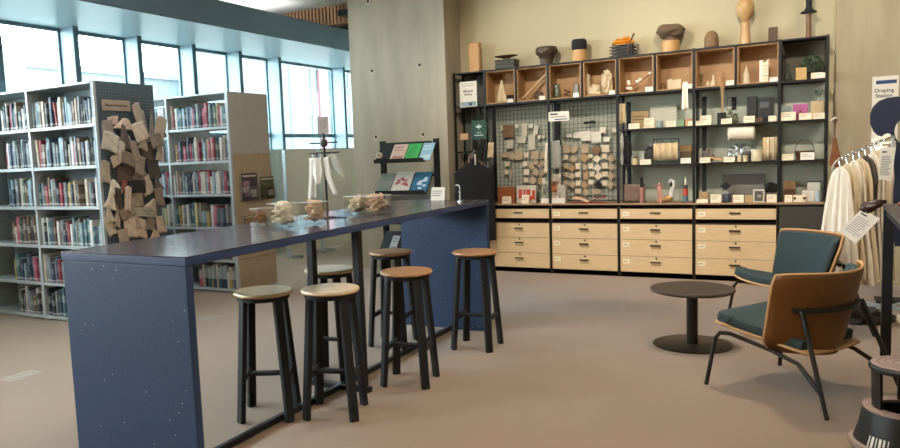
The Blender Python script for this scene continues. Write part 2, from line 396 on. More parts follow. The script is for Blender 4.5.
# books --------------------------------------------------------------------
BOOKC = [('dark blue', '3e4e66'), ('black', '383d43'), ('cream', 'c9bfac'), ('white', 'dadad6'), ('grey', '7d8790'), ('brown', '75614f'),  # dark spine colours raised to carry the haze from the windows
         ('red', 'a0444f'), ('teal', '4a747c'), ('pale blue', '8fabba'), ('green', '5f7765'), ('pink', 'bd5c70'), ('yellow', 'bba85f')]
def mix_hex(a, b, t):
    return '%02x%02x%02x' % tuple(int(255*(x*(1-t)+y*t)) for x, y in zip(hx(a), hx(b)))
def book_mesh(i, name, col):
    mt = M('book_'+name.replace(' ', '_'), col, .6, 0, .15, 3)
    nt = mt.node_tree; bs = nt.nodes['Principled BSDF']; cr = bs.inputs['Base Color'].links[0].from_socket
    tc = nt.nodes.new('ShaderNodeTexCoord'); sp_ = nt.nodes.new('ShaderNodeSeparateXYZ'); nt.links.new(tc.outputs['Generated'], sp_.inputs[0])
    oi = nt.nodes.new('ShaderNodeObjectInfo')
    def band(lo, hi, colr, prev, rnd=0):
        src = sp_.outputs['Z']
        if rnd:
            ad = nt.nodes.new('ShaderNodeMath'); ad.operation = 'MULTIPLY_ADD'; ad.inputs[1].default_value = rnd; nt.links.new(oi.outputs['Random'], ad.inputs[0]); nt.links.new(src, ad.inputs[2]); src = ad.outputs[0]
        g = nt.nodes.new('ShaderNodeMath'); g.operation = 'GREATER_THAN'; g.inputs[1].default_value = lo; nt.links.new(src, g.inputs[0])
        l = nt.nodes.new('ShaderNodeMath'); l.operation = 'LESS_THAN'; l.inputs[1].default_value = hi; nt.links.new(src, l.inputs[0])
        mu = nt.nodes.new('ShaderNodeMath'); mu.operation = 'MULTIPLY'; nt.links.new(g.outputs[0], mu.inputs[0]); nt.links.new(l.outputs[0], mu.inputs[1])
        mx = nt.nodes.new('ShaderNodeMix'); mx.data_type = 'RGBA'; nt.links.new(mu.outputs[0], mx.inputs['Factor']); nt.links.new(prev, mx.inputs[6]); mx.inputs[7].default_value = (*lin(hx(colr)), 1)
        return mx.outputs[2]
    o = band(.66, .92, mix_hex(col, 'd8d5cc', .45 if i % 2 else .22), cr, .35)
    o = band(.05, .13, mix_hex(col, 'd0d0cc', .7), o)
    nt.links.new(o, bs.inputs['Base Color'])
    bb = B()
    n = 5; prof = [(-.5, .5), (-.5, .06), (-.4, 0), (.4, 0), (.5, .06), (.5, .5)]       # unit book, rounded spine at y=0
    prof[0] = (-.5, 1); prof[-1] = (.5, 1)
    bb.prism(prof, 0, 1)
    me = bb.mesh('book_'+str(i), [mt, WHITE])
    for p in me.polygons:
        if p.normal.z > .9 or p.normal.y > .9: p.material_index = 1
    return me
BM_ = [book_mesh(i, n, c) for i, (n, c) in enumerate(BOOKC)]
ORD = ['bottom', 'second lowest', 'third lowest', 'third highest', 'second highest', 'top']
brnd = random.Random(11)
nbook = 0
far_books = B()
FARM = [M('book_'+n.replace(' ', '_'), c) for n, c in BOOKC]
def fill(xa, xb, y, z, place, where, weights, maxh=.285, individual=True, gaps=True):
    global nbook
    x = xa+.008
    while x < xb-.035:
        w = brnd.uniform(.020, .043); h = brnd.uniform(.21, maxh) if brnd.random() > .15 else brnd.uniform(.17, .21)
        d = brnd.uniform(.13, .20)
        if gaps and brnd.random() < .03: x += brnd.uniform(.02, .05); continue
        lean = brnd.uniform(.05, .12) if brnd.random() < .07 else 0
        x += h*lean*1.02
        if x+w > xb: break
        k = brnd.choices(range(len(BOOKC)), weights)[0]
        yo = brnd.uniform(.012, .04)
        if individual and nbook < 300:
            o = bpy.data.objects.new('book', BM_[k]); C.objects.link(o)
            o.location = (x+w/2, y+yo, z+.001+w/2*math.sin(lean)); o.scale = (w, d, h); o.rotation_euler = (0, -lean, 0)
            tag(o, '%s spined book upright on the %s' % (BOOKC[k][0], place), 'book', where)
            nbook += 1
        else:
            far_books.k = k
            far_books.box(x, x+w, y+yo, y+yo+d, z+.001, z+h)
        x += w+brnd.uniform(.0015, .004)+w*lean*.1
W1 = [4, 4, 2, 2, 6, 2.6, .5, 2, 2.6, 1, .4, .3]
W2 = [2.5, 3, 2.4, 3, 3, 2, 2.6, 2, 2, .6, 1.6, 1.2]
for si, z in enumerate(SHZ):
    fill(-6.64, -5.715, 4.56, z, '%s shelf, right bay of the nearer bookcase' % ORD[si], '%s shelf books, right bay, nearer bookcase' % ORD[si], W1)
for si, z in enumerate(SHZ):
    fill(-7.13, -6.68, 4.56, z, '%s shelf, left bay of the nearer bookcase' % ORD[si], '%s shelf books, left bay, nearer bookcase' % ORD[si], W1)
for si in (5, 4, 3, 2, 0, 1):
    xa = -6.59 if si > 1 else -6.3
    fill(xa, -5.69, 6.337, SHZ[si], '%s shelf, right bay of the farther bookcase' % ORD[si], '%s shelf books, right bay, farther bookcase' % ORD[si], W2)
for si in (5, 4, 3, 2):
    fill(-7.1, -6.64, 6.337, SHZ[si], '%s shelf, left bay of the farther bookcase' % ORD[si], 'x', W2, individual=False)
if far_books.v:
    tag(far_books.obj('books', FARM), 'mixed book spines filling the remaining shelves of the farther bookcase', 'books', None, 'stuff')

# paper scraps on the nearer end panel ---------------------------------------
XP = -5.664
sg = ony  # alias
def scrap(px, py, w, h, rot, col, label, cat='paper', name='hanging_paper_scrap', dx=0., curl=.02, fold=0, seed=0, flat=False):
    p = onx(px, py, XP); s = 1/110.0     # metres per pixel at the panel
    rr = random.Random(seed)
    k_ = 1.0 if flat else 1.27
    W, Hh = w*s*1.25*k_, h*s*k_
    c0 = hx(col); g = sum(c0)/3; c0 = tuple(min(.95, 1.27*(g+(q-g)*.5)) for q in c0)
    mt = M('scrap_'+col, c0, .9, 0, .22, 14, .15)
    tp, sk, bw = rr.uniform(.7, 1.15), rr.uniform(-.15, .15), rr.uniform(-.06, .06)
    if seed % 4 == 1: tp = .25
    if flat: tp, sk, bw = 1, 0, 0
    a, c2, dg = rr.uniform(-1, 1), rr.uniform(1.5, 3.5), rr.uniform(-1, 1)
    def fn(u, v):
        k = 1+(tp-1)*v
        y = (u-.5)*W*k+sk*W*v+bw*W*math.sin(v*PI); z = (v-.5)*Hh+.035*Hh*math.sin(u*5+a)*(0 if flat else 1)
        dd = curl*(.5+.5*math.sin(u*c2+v*dg*2+a))+.02*fold*abs(math.sin(u*PI*1.5+v*dg))+curl*(v-.5)**2
        c_, s_ = math.cos(rot), math.sin(rot)
        return (dd+.002, y*c_-z*s_, y*s_+z*c_)
    o = B().sheet(fn, 8, 8).obj(name, mt, None, True, loc=(XP+.004+dx, p.y, p.z), solid=.0008)
    return tag(o, label, cat, 'scraps pinned to the bookcase end')
R_ = math.radians
SC = [ # px, py, w, h, rot, colour, label
 (111.5, 121, 8, 7, 10, 'c79a86', 'small pinkish rolled paper near the upper left of the scraps'),
 (120, 124, 17, 9, -5, 'c9a88a', 'wide peach folded paper below the tan sign'),
 (133, 114, 6, 17, 18, 'a39480', 'narrow upright grey cream strip just right of the sign'),
 (134, 132, 12, 16, 25, 'bfae95', 'cream triangular sheet in the upper middle, tilted'),
 (143, 128, 6, 30, 8, '94877a', 'long grey brown strip right of the cream triangle'),
 (148, 124, 6, 26, -4, '877a6c', 'long brown strip near the upper right of the scraps'),
 (155, 131, 9, 24, -12, 'a5937c', 'tan curved sheet at the upper right edge of the end panel'),
 (104.5, 143, 13, 15, -20, 'b3a894', 'square cream sheet jutting past the front edge'),
 (105, 128, 10, 12, 10, '857a6e', 'grey brown scrap left of the peach paper'),
 (122, 138, 10, 22, 5, '66594f', 'dark brown hanging scrap under the peach paper'),
 (116, 152, 6, 16, -15, 'bfb29c', 'short cream strip left of centre'),
 (128, 152, 6, 18, 15, '8d7a66', 'slanted brown strip at the centre of the end panel'),
 (145, 152, 12, 16, 4, '5f5248', 'dark brown sheet right of centre'),
 (156, 153, 8, 14, -8, 'a8927a', 'tan tag at the right edge, half way up'),
 (111, 160, 11, 9, 30, 'b59a7b', 'tan twisted strip at left, half way up'),
 (123, 160, 11, 10, -20, '7d6653', 'brown crumpled scrap at the centre left'),
 (124, 174, 16, 14, 5, '6b4d3c', 'large reddish brown folded scrap above the black piece'),
 (109, 188, 13, 13, 15, 'cdbd9f', 'cream crumpled sheet left of the red piece'),
 (119.5, 187, 5, 11, 5, 'a33a34', 'small red piece of card'),
 (129.5, 187, 14, 11, 2, '26262a', 'black rectangular piece next to the red one'),
 (143.5, 186, 10, 16, 25, 'b8a184', 'tan rectangle tilted right of the black piece'),
 (106.5, 201, 11, 13, -15, 'c6b598', 'cream ragged sheet at the left edge, lower half'),
 (114, 199, 4, 18, 3, '4a3a33', 'thin dark strip under the red piece'),
 (120, 199, 4, 20, -6, 'b79a82', 'thin pinkish tan strip under the red piece'),
 (133, 199, 13, 13, 4, 'ab967a', 'square tan scrap under the black piece'),
 (147, 204, 12, 10, -25, 'b39c7e', 'tan pointed scrap above the long cream card'),
 (154, 197, 7, 16, 8, '7c6653', 'brown upright scrap at the right edge, lower half'),
 (143, 212, 27, 10, -8, 'd2c19f', 'long cream card with a line of writing near the bottom'),
 (107.5, 226, 7, 16, 20, 'c2ae8d', 'cream pointed scrap at the lower left corner'),
 (113, 216, 5, 20, -10, '9c8468', 'narrow brown strip at the lower left'),
 (126, 227, 11, 18, 3, 'c3a284', 'peach folded scrap at the bottom, left of two'),
 (140, 228, 11, 16, -12, 'c9a887', 'peach folded scrap at the bottom, right of two'),
 (158, 224, 9, 15, 6, 'bc9a7c', 'peach scrap at the bottom right edge'),
 (150, 234, 10, 8, 0, 'b08e6f', 'small tan scrap at the very bottom right'),
 (117, 236, 9, 12, 12, 'a08668', 'brown scrap at the very bottom, next to the table edge'),
 (151, 170, 11, 16, 12, '4b423c', 'dark grey scrap at the right, half way up'),
 (120, 146, 13, 14, 12, '8f7f6c', 'crumpled brown grey scrap just below the peach paper'),
 (139, 141, 9, 16, -14, 'a39078', 'tan scrap between the cream triangle and the long grey strip'),
 (150, 141, 10, 12, 16, '7d7062', 'grey brown scrap below the long brown strip'),
 (104, 172, 8, 18, -6, 'a8977c', 'tan scrap hanging at the front edge, half way up'),
 (136, 176, 9, 12, -30, '9c8468', 'tan scrap just above the black piece, right side'),
 (153, 184, 8, 12, 20, '5d5046', 'dark scrap right of the tilted tan rectangle'),
 (122, 212, 12, 10, 22, '8c745c', 'brown scrap left of the long cream card'),
 (133, 222, 9, 12, 6, 'a58a6c', 'tan scrap between the two peach folded ones'),
 (147, 224, 8, 11, -18, '7b6450', 'brown scrap under the right half of the long cream card'),
 (104, 214, 7, 14, 10, 'b7a488', 'cream scrap at the left edge above the pointed one'),
 (133, 166, 8, 16, -10, '8c7864', 'folded brown scrap just above the black piece'),
]
for i, (px, py, w, h, r, c, l) in enumerate(SC):
    o = scrap(px, py, w, h, R_(r), c, l, dx=.004+.0032*((i*7) % 27), fold=(i % 2)*.3, seed=i, curl=.008+.003*(i % 3), flat='writing' in l)
    if 'writing' in l:
        bb = B(); bb.box(.026, .027, -.11, .09, .004, .010); bb.box(.026, .027, -.09, .05, -.018, -.012)
        bb.obj('written_line', GREYINK, o).rotation_euler = (R_(-8), 0, 0)
p = onx(115.5, 105.5, XP)
sgn = thing('paper_sign', 'tan rectangular paper sign at the top of the scrap covered bookcase end', 'sign', (XP+.008, p.y, p.z))
B().box(0, .004, -.165, .165, -.05, .05).obj('board', M('sign_tan', 'b3a598', .8), sgn)
text('lettering', 'Material swatches', .036, M('sign_ink', '6a5848', .8), sgn, (.0045, 0, .0), (PI/2, 0, PI/2))

# leaflet holders on the farther end -------------------------------------------
def magazine(px0, px1, py0, py1, label, cols, group='magazines in the clear holders'):
    X = -5.618; a = onx(px0, (py0+py1)/2, X); c = onx(px1, (py0+py1)/2, X); zt = onx((px0+px1)/2, py0, X).z; zb = onx((px0+px1)/2, py1, X).z
    w = (c.y-a.y); h = zt-zb
    t = thing('magazine', label, 'magazine', (X-.006, (a.y+c.y)/2, zb), group=group)
    B().box(0, .006, -w/2, w/2, 0, h).obj('pages', WHITE, t)
    b = B(); b.box(.006, .0075, -w/2, w/2, 0, h); b.obj('cover', M('mag_'+cols[0], cols[0], .4, 0, .25, 14), t)
    rr = random.Random(int(px0)); b = B()
    b.box(.0075, .008, -w*.40, w*.02, h*.15, h*.72); b.obj('cover_picture', M('mag_'+cols[1], cols[1], .5, 0, .4, 20, col2=cols[2]), t)
    b = B(); b.box(.0075, .0082, w*.05, w*.42, h*.1, h*.38); b.box(.0075, .0082, -w*.42, w*.42, h*.86, h*.93); b.obj('cover_panel', M('mag_'+cols[3], cols[3], .5), t)
    hd = thing('wall_hung_leaflet_holder', 'clear acrylic leaflet holder in front of the '+label.split(' in ')[0], 'leaflet holder', (X-.01, (a.y+c.y)/2, zb-.012), group='clear leaflet holders')
    b = B(); b.box(.022, .025, -w/2-.015, w/2+.015, 0, h*.55); b.box(0, .025, -w/2-.015, w/2+.015, -.003, 0); b.box(-.004, 0, -w/2-.015, w/2+.015, 0, h*1.0)
    b.obj('body', ACRYL, hd)
    return t
magazine(241.5, 257.5, 173, 200, 'magazine with a purple and white portrait cover in the upper left holder', ['4b3d4a', '8a5a78', 'b8aebc', 'cfc9cc'])
magazine(260, 274, 176.5, 198, 'olive green magazine in the upper right holder', ['5a5f48', '6d774a', '4c4a3a', 'd8d2c4'])
magazine(243.5, 257, 215, 231, 'brown speckled magazine in the lower left holder', ['8b7867', 'b39c82', '6f5b4a', 'cbbba5'])

# ------------------------------------------------------------------ long table
TX0, TX1, TY0, TY1, TZ = -3.11, -2.285, 2.24, 5.68, 1.11
tb = thing('high_table', 'long navy blue high table with solid end panels', 'table', ((TX0+TX1)/2, (TY0+TY1)/2, 0))
hwx, hwy = (TX1-TX0)/2, (TY1-TY0)/2
B().box(-hwx, hwx, -hwy, hwy, TZ-.006, TZ).obj('table_top', NAVYTOP, tb, bevel=.002)
B().box(-hwx, hwx, -hwy, hwy, TZ-.042, TZ-.006).obj('top_edge', NAVYEDGE, tb, bevel=.004)
B().box(-hwx+.004, hwx-.004, -hwy+.003, -hwy+.045, 0, TZ-.042).obj('end_panel', NAVY, tb, bevel=.006)
B().box(-hwx+.004, hwx-.004, hwy-.045, hwy-.003, 0, TZ-.042).obj('end_panel', NAVY, tb, bevel=.006)
rx = -2.635-(TX0+TX1)/2
B().box(rx-.018, rx+.018, -hwy+.045, hwy-.045, 0, .035).obj('floor_rail', M('rail_metal', '2a2d31', .3, .5), tb, bevel=.004)
yc = 3.88-(TY0+TY1)/2
B().box(rx-.23, rx+.23, yc-.025, yc+.025, .0, .036).obj('cross_foot', M('rail_metal', '2a2d31', .3, .5), tb, bevel=.004)
for s in (-1, 1):
    B().box(rx+s*.178-.025, rx+s*.178+.025, yc-.025, yc+.025, .036, TZ-.06).obj('post', BLACK, tb, bevel=.004)
B().box(rx-.25, rx+.25, yc-.05, yc+.05, TZ-.06, TZ-.042).obj('mounting_plate', BLACK, tb)
B().box(rx-.03, rx+.03, -hwy+.045, hwy-.045, TZ-.075, TZ-.06).obj('under_beam', BLACK, tb)

# ------------------------------------------------------------------ stools
def make_stool(nm, seatmat):
    t = thing('bar_stool', '', 'stool')
    R0, zs = .172, .75
    B().lathe([(0, zs-.024), (R0-.010, zs-.024), (R0, zs-.016), (R0, zs-.006), (R0-.005, zs), (0, zs)], n=40).obj('seat', seatmat, t, True)
    b = B(); b.lathe([(.12, zs-.05), (.152, zs-.05), (.156, zs-.024), (.12, zs-.024)], n=32, ring=True); b.obj('seat_ring', BLACKM, t, True)
    feet = {}
    for sx in (-1, 1):
        for sy in (-1, 1):
            top = Vector((sx*.098, sy*.098, zs-.04)); ft = Vector((sx*.142, sy*.142, 0))
            n = (top-ft).normalized(); q = Vector((sx, sy, 0)).normalized(); tdir = q.cross(n).normalized(); rdir = n.cross(tdir)
            b = B(); b.obox((top+ft)/2, tdir*.026, rdir*.016, n*((top-ft).length/2)); b.obj('leg', BLACKM, t, bevel=.005)
            feet[sx, sy] = (top, ft)
    def at(sx, sy, z):
        a, f = feet[sx, sy]; return f.lerp(a, z/a.z)
    for sx in (-1, 1):
        z = .245; a, c = at(sx, -1, z), at(sx, 1, z); b = B(); b.bar(a, c, .022, .035)
        for s_, e in ((-1, a), (1, c)):   # filleted joints with the legs
            up = at(sx, s_, z+.05); inn = e.lerp(a if s_ > 0 else c, .14)
            b.prism([(e.y, z), (e.y+(-s_)*.045, z+.012), (e.y+(-s_)*.018, z+.028), (up.y, z+.06)], e.x-.010, e.x+.010, 'x')
        b.obj('stretcher', BLACKM, t)
    z = .25; b = B(); b.bar(at(-1, -1, z).lerp(at(-1, 1, z), .5), at(1, -1, z).lerp(at(1, 1, z), .5), .05, .018); b.obj('cross_bar', BLACKM, t)
    for sx in (-1, 1):
        a = at(sx, 0 or 1, z).lerp(at(sx, -1, z), .5); b = B(); b.bar(a+Vector((-sx*.03, -.02, .012)), a+Vector((-sx*.03, .02, .012)), .008, .006); b.obj('bolt_plate', CHROME, t)
    return t
SEATA = M('stool_seat_ash', 'ddc199', .35, 0, .12, 6, 0, (1, 9, 1), detail=6)
SEATB = M('stool_seat_oak', 'bb8d62', .4, 0, .2, 6, 0, (1, 9, 1), detail=6)
st0 = make_stool('a', SEATA); st1 = make_stool('b', SEATB)
for i, (x, y, r, pr, l) in enumerate([
   (-2.76, 3.306, 28, 0, 'pale seated black stool nearest the solid blue end panel in the foreground'),
   (-2.41, 3.49, 20, 0, 'pale seated black stool pulled out in front of the two black table posts'),
   (-2.85, 4.13, 8, 0, 'pale seated stool tucked behind the black table posts on the window side'),
   (-2.87, 5.02, 8, 1, 'oak seated stool standing before the leaflet rack, on the far side of the table'),
   (-2.28, 4.19, 12, 1, 'oak seated stool, middle one on the room side of the table'),
   (-2.21, 5.17, 4, 1, 'oak seated stool next to the far blue end of the table')]):
    src = (st0, st1)[pr]
    used = src.get('label')
    o = src if not used else dup(src)
    o.location = (x, y, 0); o.rotation_euler = (0, 0, R_(r)); o['label'] = l; o['category'] = 'stool'; o['group'] = 'bar stools around the high table'

# ------------------------------------------------------------------ things on the high table
def bin_(x, y, w, d, h, label, fmat, flabel, fill_h, seed, rz=0):
    t = thing('acrylic_bin', label, 'bin', (x, y, TZ+.001), rz); th = .004; a, c = w/2, d/2
    b = B(); b.box(-a, a, -c, c, 0, th)
    b.box(-a, -a+th, -c, c, th, h); b.box(a-th, a, -c, c, th, h); b.box(-a+th, a-th, -c, -c+th, th, h); b.box(-a+th, a-th, c-th, c, th, h)
    b.obj('tray', ACRYL, t)
    b = B(); b.box(-a, a, -c-.001, -c, h-.004, h); b.box(-a, a, c, c+.001, h-.004, h); b.box(-a-.001, -a, -c, c, h-.004, h); b.box(a, a+.001, -c, c, h-.004, h)
    b.obj('bright_rim', M('acrylic_edge', 'e9efef', .2), t)
    rr = random.Random(seed); b = B()
    n = 130
    for i in range(n):
        zz = .012+fill_h*(i/n)**.8; k = 1-.35*(i/n)**2
        px, py = rr.uniform(-1, 1)*(a-.026)*k, rr.uniform(-1, 1)*(c-.026)*k
        r = rr.uniform(.010, .019); ph = rr.uniform(0, 6); tl = rr.uniform(-1, 1); q = []
        for j in range(11):
            an = ph+j*.75; q.append((px+r*math.cos(an), py+r*math.sin(an)*math.cos(tl), zz+.012+r*math.sin(an)*math.sin(tl)*.8+j*.0012))
        b.tube(q, .0034, 5)
    b.blob((0, 0, .010+fill_h*.36), a*.6, c*.6, fill_h*.34, .12, 3, 2, seed)
    o = b.obj('wood_shavings', fmat, None, True, loc=(x, y, TZ+.003), rz=rz)
    tag(o, flabel, 'wood shavings', None, 'stuff')
bin_(-2.86, 3.47, .115, .115, .11, 'small clear acrylic bin with dark brown shavings, leftmost on the high table', SHAVED, 'dark brown curled shavings in the leftmost clear bin', .045, 1)
bin_(-2.655, 3.40, .135, .135, .145, 'clear acrylic bin heaped with pale curled shavings, second from the left', SHAVE, 'pale cream curled shavings in the second clear bin', .115, 2)
bin_(-2.595, 3.63, .13, .13, .135, 'clear acrylic bin with pinkish shavings just left of the miniature garment stand', SHAVEP, 'pinkish curled shavings in the bin left of the miniature garment stand', .105, 3)
bin_(-2.675, 4.27, .13, .19, .13, 'clear acrylic bin right of the miniature garment stand, left one of a touching pair', SHAVE, 'pale shavings in the left one of the paired bins right of the garment stand', .085, 4)
bin_(-2.535, 4.27, .13, .19, .13, 'clear acrylic bin of peach shavings, rightmost on the high table', SHAVEP, 'peach coloured shavings in the rightmost clear bin', .10, 5)

g = thing('miniature_garment_stand', 'small black table-top garment stand with a grey sign card on top', 'garment stand', (-2.76, 4.01, TZ))
B().lathe([(0, 0), (.06, 0), (.06, .008), (0, .008)], n=28).obj('base', BLACK, g, True)
B().box(0, .14, -.012, .012, 0, .006).obj('base', BLACK, g)
B().lathe([(.008, .008), (.008, .56)], n=12).obj('pole', BLACK, g, True)
B().lathe([(0, .465), (.022, .475), (.026, .495), (.022, .515), (0, .525)], n=20).obj('joint', DGREY, g, True)
B().tube([(-.115, 0, .495), (.105, 0, .495)], .0055).obj('cross_bar', BLACK, g)
b = B(); b.tube([(.10*math.cos(a*PI/12), .10*math.sin(a*PI/12), .43) for a in range(25)], .004, 8); b.bar((-.10, 0, .43), (.10, 0, .43), .006, .006)
b.obj('clip_ring', BLACK, g)
for i, a in enumerate((-.095, -.062, -.03, .03, .06, .085)):
    b = B(); b.box(a-.004, a+.004, -.006, .006, .385, .43); b.obj('clip', DGREY if i % 2 else STEEL, g)
b = B(); b.box(-.042, .042, -.003, .003, .555, .665); o = b.obj('sign_card', M('sign_grey', '9a8f8b', .8), g)
b = B(); lines(b, -.03, .03, .585, .645, 5, -.0035, .003); b.obj('printed_lines', M('sign_lines', '77706d', .8), g)
def garment(label, pts, mat, z1, z0, amp, fq, y=0., name='miniature_garment', base=(-2.76, 4.01, TZ), group=None, cat='garment', thick=.002):
    """pts: list of (t, xleft, xright) outline rows from top to bottom"""
    def fn(u, v):
        for (t0, l0, r0), (t1, l1, r1) in zip(pts[:-1], pts[1:]):
            if v <= t1+1e-6:
                k = (v-t0)/(t1-t0); l = l0+(l1-l0)*k; r = r0+(r1-r0)*k; break
        return (l+(r-l)*u, y+amp*(.4+.6*v)*math.sin(u*fq+v*1.3), z1+(z0-z1)*v)
    o = B().sheet(fn, 18, 14).obj(name, mat, None, True, loc=base, solid=thick)
    return tag(o, label, cat, group)
MINIW = M('mini_cotton', 'd8d5cd', .9, 0, .06, 10, .1)
garment('long white sleeve piece hanging at the left of the miniature stand', [(0, -.115, -.075), (.5, -.125, -.065), (1, -.145, -.07)], MINIW, .40, .13, .008, 8, -.02)
garment('white doll size shorts hanging beside the pole of the miniature stand', [(0, -.075, -.005), (.55, -.085, .005), (1, -.05, -.01)], MINIW, .40, .225, .008, 9, -.045)
garment('narrow white curved strip hanging right of the pole on the miniature stand', [(0, .012, .055), (.55, .022, .07), (1, .075, .115)], MINIW, .40, .155, .006, 6, -.035)
garment('grey triangular cloth hanging at the right of the miniature stand', [(0, .04, .11), (.5, .06, .145), (1, .155, .175)], GREYCLOTH, .42, .26, .006, 6, -.028)

def tentcard(label, x, y, z, w, h, rz=0, mat=None, txt=2, ink=None, name='label_card', cat='label card', group=None, seed=0, lean=.22, words=None):
    t = thing(name, label, cat, (x, y, z), rz, group)
    dy = h*lean; th = .0025; b = B()
    b.prism([(0, 0), (th, 0), (dy+th, h), (dy, h)], -w/2, w/2, 'x')
    b.prism([(2*dy, 0), (2*dy+th, 0), (dy+th, h), (dy, h)], -w/2, w/2, 'x')
    b.obj('card', mat or CARD, t)
    b = B(); rr = random.Random(seed)
    an = math.atan(lean)
    if words:
        text('lettering', words, h*.28, ink or INK, t, (0, dy*.5-.0012, h*.5), (PI/2-an, 0, 0))
    elif txt:
        for i in range(txt):
            zz = h*(.72-.5*i/max(1, txt)); yy = zz*lean-.0012
            L = w*rr.uniform(.45, .75); x0 = -w*.4
            b.add([(x0, yy-h*.03*lean, zz-h*.035), (x0+L, yy-h*.03*lean, zz-h*.035), (x0+L, yy+h*.03*lean, zz+h*.035), (x0, yy+h*.03*lean, zz+h*.035)], [(0, 1, 2, 3)])
        b.obj('printed_lines', ink or GREYINK, t)
    return t
tentcard('white tent card standing at the far end of the high table', -2.70, 5.56, TZ+.001, .125, .11, 0, WHITE, 3, name='tent_card', cat='tent card')
t = thing('table_tap_stand', 'thin bent silver stand at the far end of the high table', 'stand', (-2.42, 5.40, TZ))
B().lathe([(0, 0), (.022, 0), (.02, .008), (0, .008)], n=20).obj('base', CHROME, t, True)
B().tube([(0, 0, .008), (0, 0, .10), (-.004, 0, .125), (-.018, 0, .138), (-.034, 0, .13)], .007).obj('stem', CHROME, t, True)

# ------------------------------------------------------------------ leaflet rack before the column
LY = 8.0
r = thing('leaflet_rack', 'black leaflet rack with sloping shelves in front of the concrete column', 'leaflet rack', (-4.30, LY, 0))
for s in (-1, 1):
    b = B(); xo = s*.375
    b.box(xo-.03, xo+.03, .075, .13, .02, 1.69); b.obj('side_post', BLACKM, r)
    B().box(xo-.025, xo+.025, -.22, .22, 0, .03).obj('foot', BLACKM, r)
SL = [1.43, 1.045, .68, .32]
for i, z in enumerate(SL):
    hh_ = .235 if i != 2 else .16
    b = B(); b.prism([(-.16, z), (-.155, z-.015), (-.155+hh_*.85+.006, z+hh_-.015), (-.16+hh_*.85, z+hh_)], -.345, .345, 'x')
    b.prism([(-.20, z-.015), (-.157, z-.015), (-.184, z+.0), (-.193, z+.035), (-.20, z+.035)], -.34, .34, 'x')
    b.box(-.345, .345, .04, .075, z+hh_-.05, z+hh_-.02)
    b.obj('sloping_shelf', BLACKM, r)
B().box(-.345, .345, .10, .115, .72, 1.0).obj('lower_back_board', M('rack_board', '9aa3a5', .6), r)
def leaflet(label, px0, px1, zb, h, col, c2, xs=0, style=0, group='leaflets on the black rack'):
    yb = LY-.158; a = ony((px0), 165, LY); 
    x0 = ony(px0, 160 if zb > 1.2 else 190, yb).x; x1 = ony(px1, 160 if zb > 1.2 else 190, yb).x
    w = x1-x0; t = thing('leaflet', label, 'leaflet', ((x0+x1)/2, yb-.013, zb+.004), group=group)
    sl = .85
    def q(xa, xb, za, zc, off, b): b.add([(xa, za*sl-off, za), (xb, za*sl-off, za), (xb, zc*sl-off, zc), (xa, zc*sl-off, zc)], [(0, 1, 2, 3)])
    b = B(); b.prism([(0, 0), (.006, -.004), (h*sl+.006, h-.004), (h*sl, h)], -w/2, w/2, 'x'); b.obj('paper', M('leaf_'+col, col, .5, 0, .08, 10), t)
    b = B(); rr = random.Random(int(px0*7))
    if style == 0:
        q(-w*.38, w*.25, h*.78, h*.86, .002, b); q(-w*.38, w*.35, h*.62, h*.68, .002, b); q(-w*.3, w*.4, h*.08, h*.32, .002, b)
    elif style == 1:
        for i in range(5): q(-w*.35, w*.3*rr.random()+.0, h*(.3+.12*i), h*(.34+.12*i), .002, b)
    else:
        for i in range(9):
            xa = rr.uniform(-.4, .2)*w; za = rr.uniform(.15, .75)*h; q(xa, xa+w*.2, za, za+h*.09, .002+i*.0001, b)
    b.obj('print', M('leaf_'+c2, c2, .6), t, solid=.0004)
leaflet('pinkish white leaflet on the upper shelf of the black rack', 389, 403, 1.43, .205, 'dcc4b6', 'b98a80', style=0)
leaflet('bright green leaflet on the upper shelf of the black rack', 404, 417, 1.43, .205, '3faf5c', '2f8a48', style=1)
leaflet('pale blue leaflet on the upper shelf of the black rack', 418.5, 430, 1.43, .205, '8fb9cf', 'b8d4e0', style=0)
leaflet('grey leaflet with a green photo on the lower shelf of the black rack', 375, 389, 1.045, .235, '8a8a82', '6f8f78', style=0)
leaflet('large white leaflet with red print on the lower shelf of the black rack', 390, 408, 1.045, .25, 'dad6cc', 'a8505a', style=2)
leaflet('teal blue leaflet with white boxes on the lower shelf of the black rack', 409.5, 426, 1.045, .24, '2f6f92', 'd5e2ea', style=2)
leaflet('white folded leaflets on the third shelf of the black rack, below the table top', 388, 399, .68, .15, 'd2d6d6', 'a0a8aa', style=0)
leaflet('small yellow leaflet on the lowest shelf of the black rack', 399, 405, .32, .16, 'c9b45a', '8f8348', style=0)
leaflet('silver grey leaflet on the lowest shelf of the black rack', 386, 393, .32, .18, 'b7bcbd', '7d8284', style=0)
p = ony(379.5, 155, LY-.17)
t = thing('paper_roll', 'round white roll end at the left of the upper rack shelf', 'roll', (p.x, LY-.185, 1.47))
b = B().lathe([(.0, 0), (.035, 0), (.035, .05), (0, .05)], n=24).obj('roll', WHITE, t, True); b.rotation_euler = (PI/2, 0, 0); b.location = (0, .04, .045)
b = B().lathe([(.0, 0), (.016, 0), (.016, .002), (0, .002)], n=20).obj('roll_core', GREYINK, t, True); b.rotation_euler = (PI/2, 0, 0); b.location = (0, -.011, .045)

# ------------------------------------------------------------------ display cabinet wall
FY, DY = 8.62, 8.92                  # front and back of the shelving
XC = [-3.49, -2.69, -1.89, -1.09, -.28, .135]
BK = M('frame_black', '151517', .5, .2, .1)
